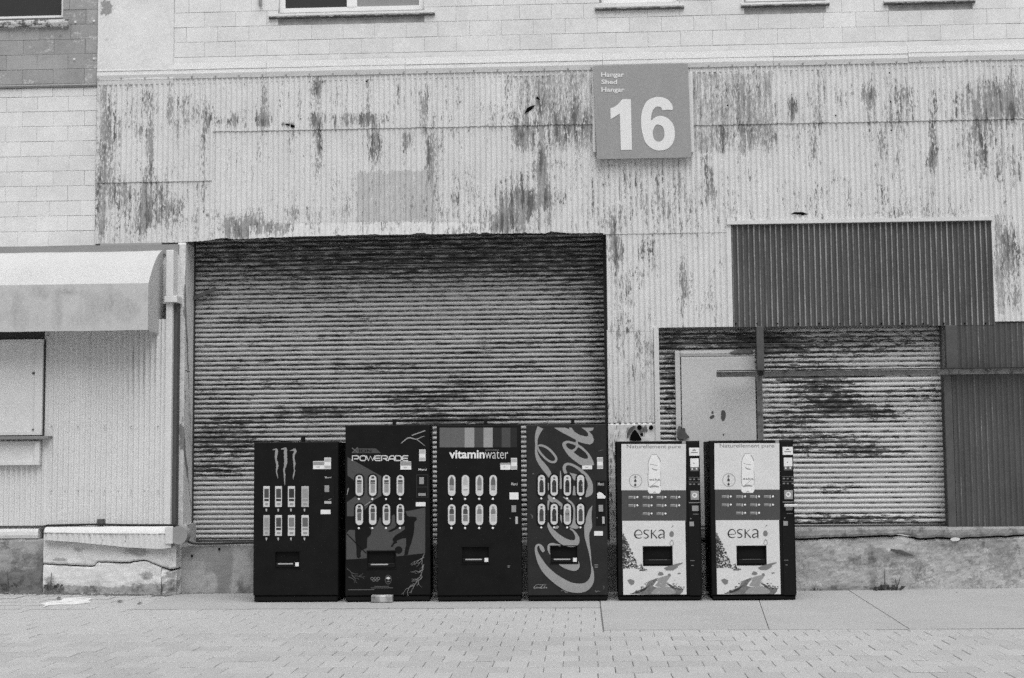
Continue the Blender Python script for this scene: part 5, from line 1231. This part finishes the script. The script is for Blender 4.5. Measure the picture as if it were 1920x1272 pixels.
    q = PR(po, 'drop_print', 'p36'); q.poly([D([(776, 365), (802, 415), (790, 445), (772, 450), (752, 440), (746, 415)]), D([(776, 385), (794, 416), (786, 436), (772, 440), (758, 433), (754, 415)])], T5, YF - .0044, 3); q.end()
    # trees, stream and rocks of the picture
    rt = random.Random(11); 
    for key, cnt, lo, dy in (('p12', 260, 0, -.0044), ('p04', 150, .2, -.0050)):
        q = PR(po, 'fir_tree_print', key)
        for k in range(cnt):
            v = rt.random() ** .7; yy = 290 + 460 * max(v, lo); wd = 20 + 190 * max(0, (yy - 300) / 460)
            xx = 120 + abs(rt.gauss(0, .6)) * wd; xx = min(xx, 118 + wd); sz = rt.uniform(6, 17)
            xx += rt.gauss(0, 9) * (yy > 420)
            if xx - sz < 118: xx = 118 + sz
            q.poly([D([(xx - sz, yy + rt.uniform(-3, 3)), (xx + rt.uniform(-4, 4), yy - sz * .8), (xx + sz, yy + rt.uniform(0, 5)), (xx, yy + sz * .6)])], T5, YF + dy - rt.random() * .0004)
        for k in range(40 if key == 'p12' else 14):
            xx = rt.gauss(382, 24); yy = 780 - abs(rt.gauss(0, 1)) * 60 * max(.2, 1 - abs(xx - 375) / 60); sz = rt.uniform(5, 11)
            if yy > 690: q.poly([D([(xx - sz, yy), (xx, yy - sz), (xx + sz, yy + 3), (xx, yy + sz * .7)])], T5, YF + dy - rt.random() * .0004)
        q.end()['kind'] = 'stuff'
    q = PR(po, 'stream_print', 'stream'); q.poly([D([(230, 1090), (300, 1050), (420, 1005), (450, 950), (480, 915), (600, 872), (560, 930), (520, 985), (600, 1010), (700, 985), (760, 1000), (830, 1010), (930, 1018), (920, 1060), (885, 1095), (500, 1098)])], T5, YF - .0042); q.end()
    q = PR(po, 'stream_print', 'p30'); q.poly([D([(500, 1080), (540, 1030), (600, 1000), (700, 990), (790, 1020), (830, 1070), (760, 1092), (560, 1092)])], T5, YF - .0048, 3); q.poly([D([(600, 880), (690, 850), (765, 840), (700, 935), (690, 985), (560, 985), (590, 930)])], T5, YF - .0048, 3); q.end()
    for key in ('p12', 'p30', 'p04', 'p45'):
        q = PR(po, 'pebble_print', key)
        for k in range(26):
            u_ = rt.random(); side = rt.random() < .5
            cx_ = (250 + u_ * 330 if side else 700 + u_ * 230) + rt.gauss(0, 12); cy_ = (1085 - u_ * 195 if side else 950 + u_ * 70) + rt.gauss(0, 12); s1 = rt.uniform(5, 16)
            if key == 'p45': cx_, cy_ = 560 + rt.random() * 300, 900 + rt.random() * 180
            cy_ = min(cy_, 1082)
            q.poly([D([(cx_ - s1, cy_ + rt.uniform(-3, 3)), (cx_, cy_ - s1 * .5), (cx_ + s1 * 1.2, cy_ - 2), (cx_ + s1 * .3, cy_ + s1 * .5)])], T5, YF - .0055 - rt.random() * .0004)
        q.end()['kind'] = 'stuff'
    q = PR(po, 'bank_print', 'p04'); q.poly([D([(230, 1092), (330, 1046), (430, 1006), (470, 985), (420, 1040), (330, 1075)])], T5, YF - .0054); q.poly([D([(700, 932), (760, 965), (830, 1005), (935, 1020), (860, 1030), (780, 1005), (720, 965)])], T5, YF - .0054); q.end()
    q = PR(po, 'rock_print', 'p20')
    for pts in ([(670, 745), (740, 715), (830, 690), (920, 670), (915, 685), (850, 715), (860, 730), (790, 775), (700, 775)], [(588, 825), (610, 795), (650, 800), (668, 830), (640, 842), (600, 840)], [(720, 830), (745, 815), (766, 838), (740, 850)], [(845, 815), (880, 805), (898, 815), (868, 825)], [(185, 905), (230, 890), (282, 915), (270, 960), (235, 968), (205, 940)], [(430, 1000), (470, 920), (520, 905), (480, 960)]):
        q.poly([D(pts)], T5, YF - .0060)
    q.end()
    # coin column
    a_, b_ = at(*T5(975, 205), YF), at(*T5(1160, 2240), YF)
    cc = MB().box(a_.x, b_.x, YF - .006, YF, b_.z, a_.z, .003).build('coin_column', M['blackd'], t)
    def cl_(a, b2, c, d, key, nm, Yo=.0105):
        u, v = at(*T5(a, b2), YF), at(*T5(c, d), YF); return MB().box(u.x, v.x, YF - Yo, YF - .0055, v.z, u.z, .0015).build(nm, M[key], cc)
    cl_(1003, 283, 1140, 387, 'p75', 'notice'); cl_(1018, 425, 1132, 540, 'p75', 'notice'); cl_(1020, 543, 1130, 592, 'p12', 'notice')
    q = PR(cc, 'print', 'p12'); q.stroke([(1050, 322, 8), (1072, 310, 16), (1092, 322, 6)], T5, YF - .0112, 3); q.rect(1028, 340, 1118, 350, T5, YF - .0112); q.disc(1068, 485, 8, T5, YF - .0112, 8); q.end()
    q = PR(cc, 'print', 'p75'); q.disc(1045, 563, 12, T5, YF - .0112, 6); q.disc(1104, 560, 12, T5, YF - .0112, 6); q.end()
    q = PR(cc, 'print', 'p20')
    for yy in (700, 765):
        for xx, ww in ((1005, 30), (1058, 24), (1120, 28)): q.rect(xx, yy - 9, xx + ww, yy + 9, T5, YF - .0066)
    for yy in (672, 735): q.rect(998, yy, 1155, yy + 4, T5, YF - .0066)
    q.rect(1055, 1158, 1135, 1166, T5, YF - .0066); q.rect(1020, 1775, 1075, 1782, T5, YF - .0066); q.rect(1032, 1838, 1066, 1846, T5, YF - .0066); q.disc(1027, 1220, 9, T5, YF - .0066, 8)
    q.end()
    cl_(1022, 855, 1135, 972, 'p36', 'card_reader'); q = PR(cc, 'print', 'p75'); q.disc(1078, 912, 34, T5, YF - .0112, 14); q.end(); q = PR(cc, 'print', 'p30'); q.disc(1076, 908, 18, T5, YF - .0118, 10); q.end()
    cl_(1000, 1004, 1165, 1016, 'p20', 'trim_line', .009)
    cl_(1042, 1050, 1134, 1120, 'p30', 'keypad'); cl_(1008, 1262, 1068, 1322, 'p36', 'sticker')
    MB().box(b_.x - .004, b_.x + .010, YF - .03, YF + .004, Z(1314, 962, YF), Z(1314, 943, YF), .004).build('bill_mouth', M['blackd'], cc)
    q = PR(s_, 'instruction_print', 'p12'); h = hole[3] - hole[2]; q.box(hole[0] + .05, hole[1] - .05, YF - .0122, YF - .0108, hole[2] + h * .27, hole[2] + h * .30); q.end()
    p_ = at(*T5(910, 200), YF); q = MB(); q.box(p_.x, p_.x + .04, YF - .004, YF, p_.z - .028, p_.z + .006); q.build('corner_chip', M['p30'], t)
    return t, cc
me1, cc1 = water_machine()
me2 = copy_tree(me1)
sh_ = X(1490, 960, YF) - X(1314, 960, YF)
me2.location.x += sh_ + .0; me2['label'] = 'water machine with a pale winter stream poster, last of the row before the smaller shutter'
u = at(1470, 947, YF)
lipm = MB().box(u.x, u.x + .145, YF - .05, YF - .006, u.z - .022, u.z + .008, .006).build('bill_mouth', M['p60'], me2)

for o in (mt, mp, mv, mc):
    o.rotation_euler = (0, 0, o['_yaw'])
for o in list(S.objects):
    if '_yaw' in o: del o['_yaw']
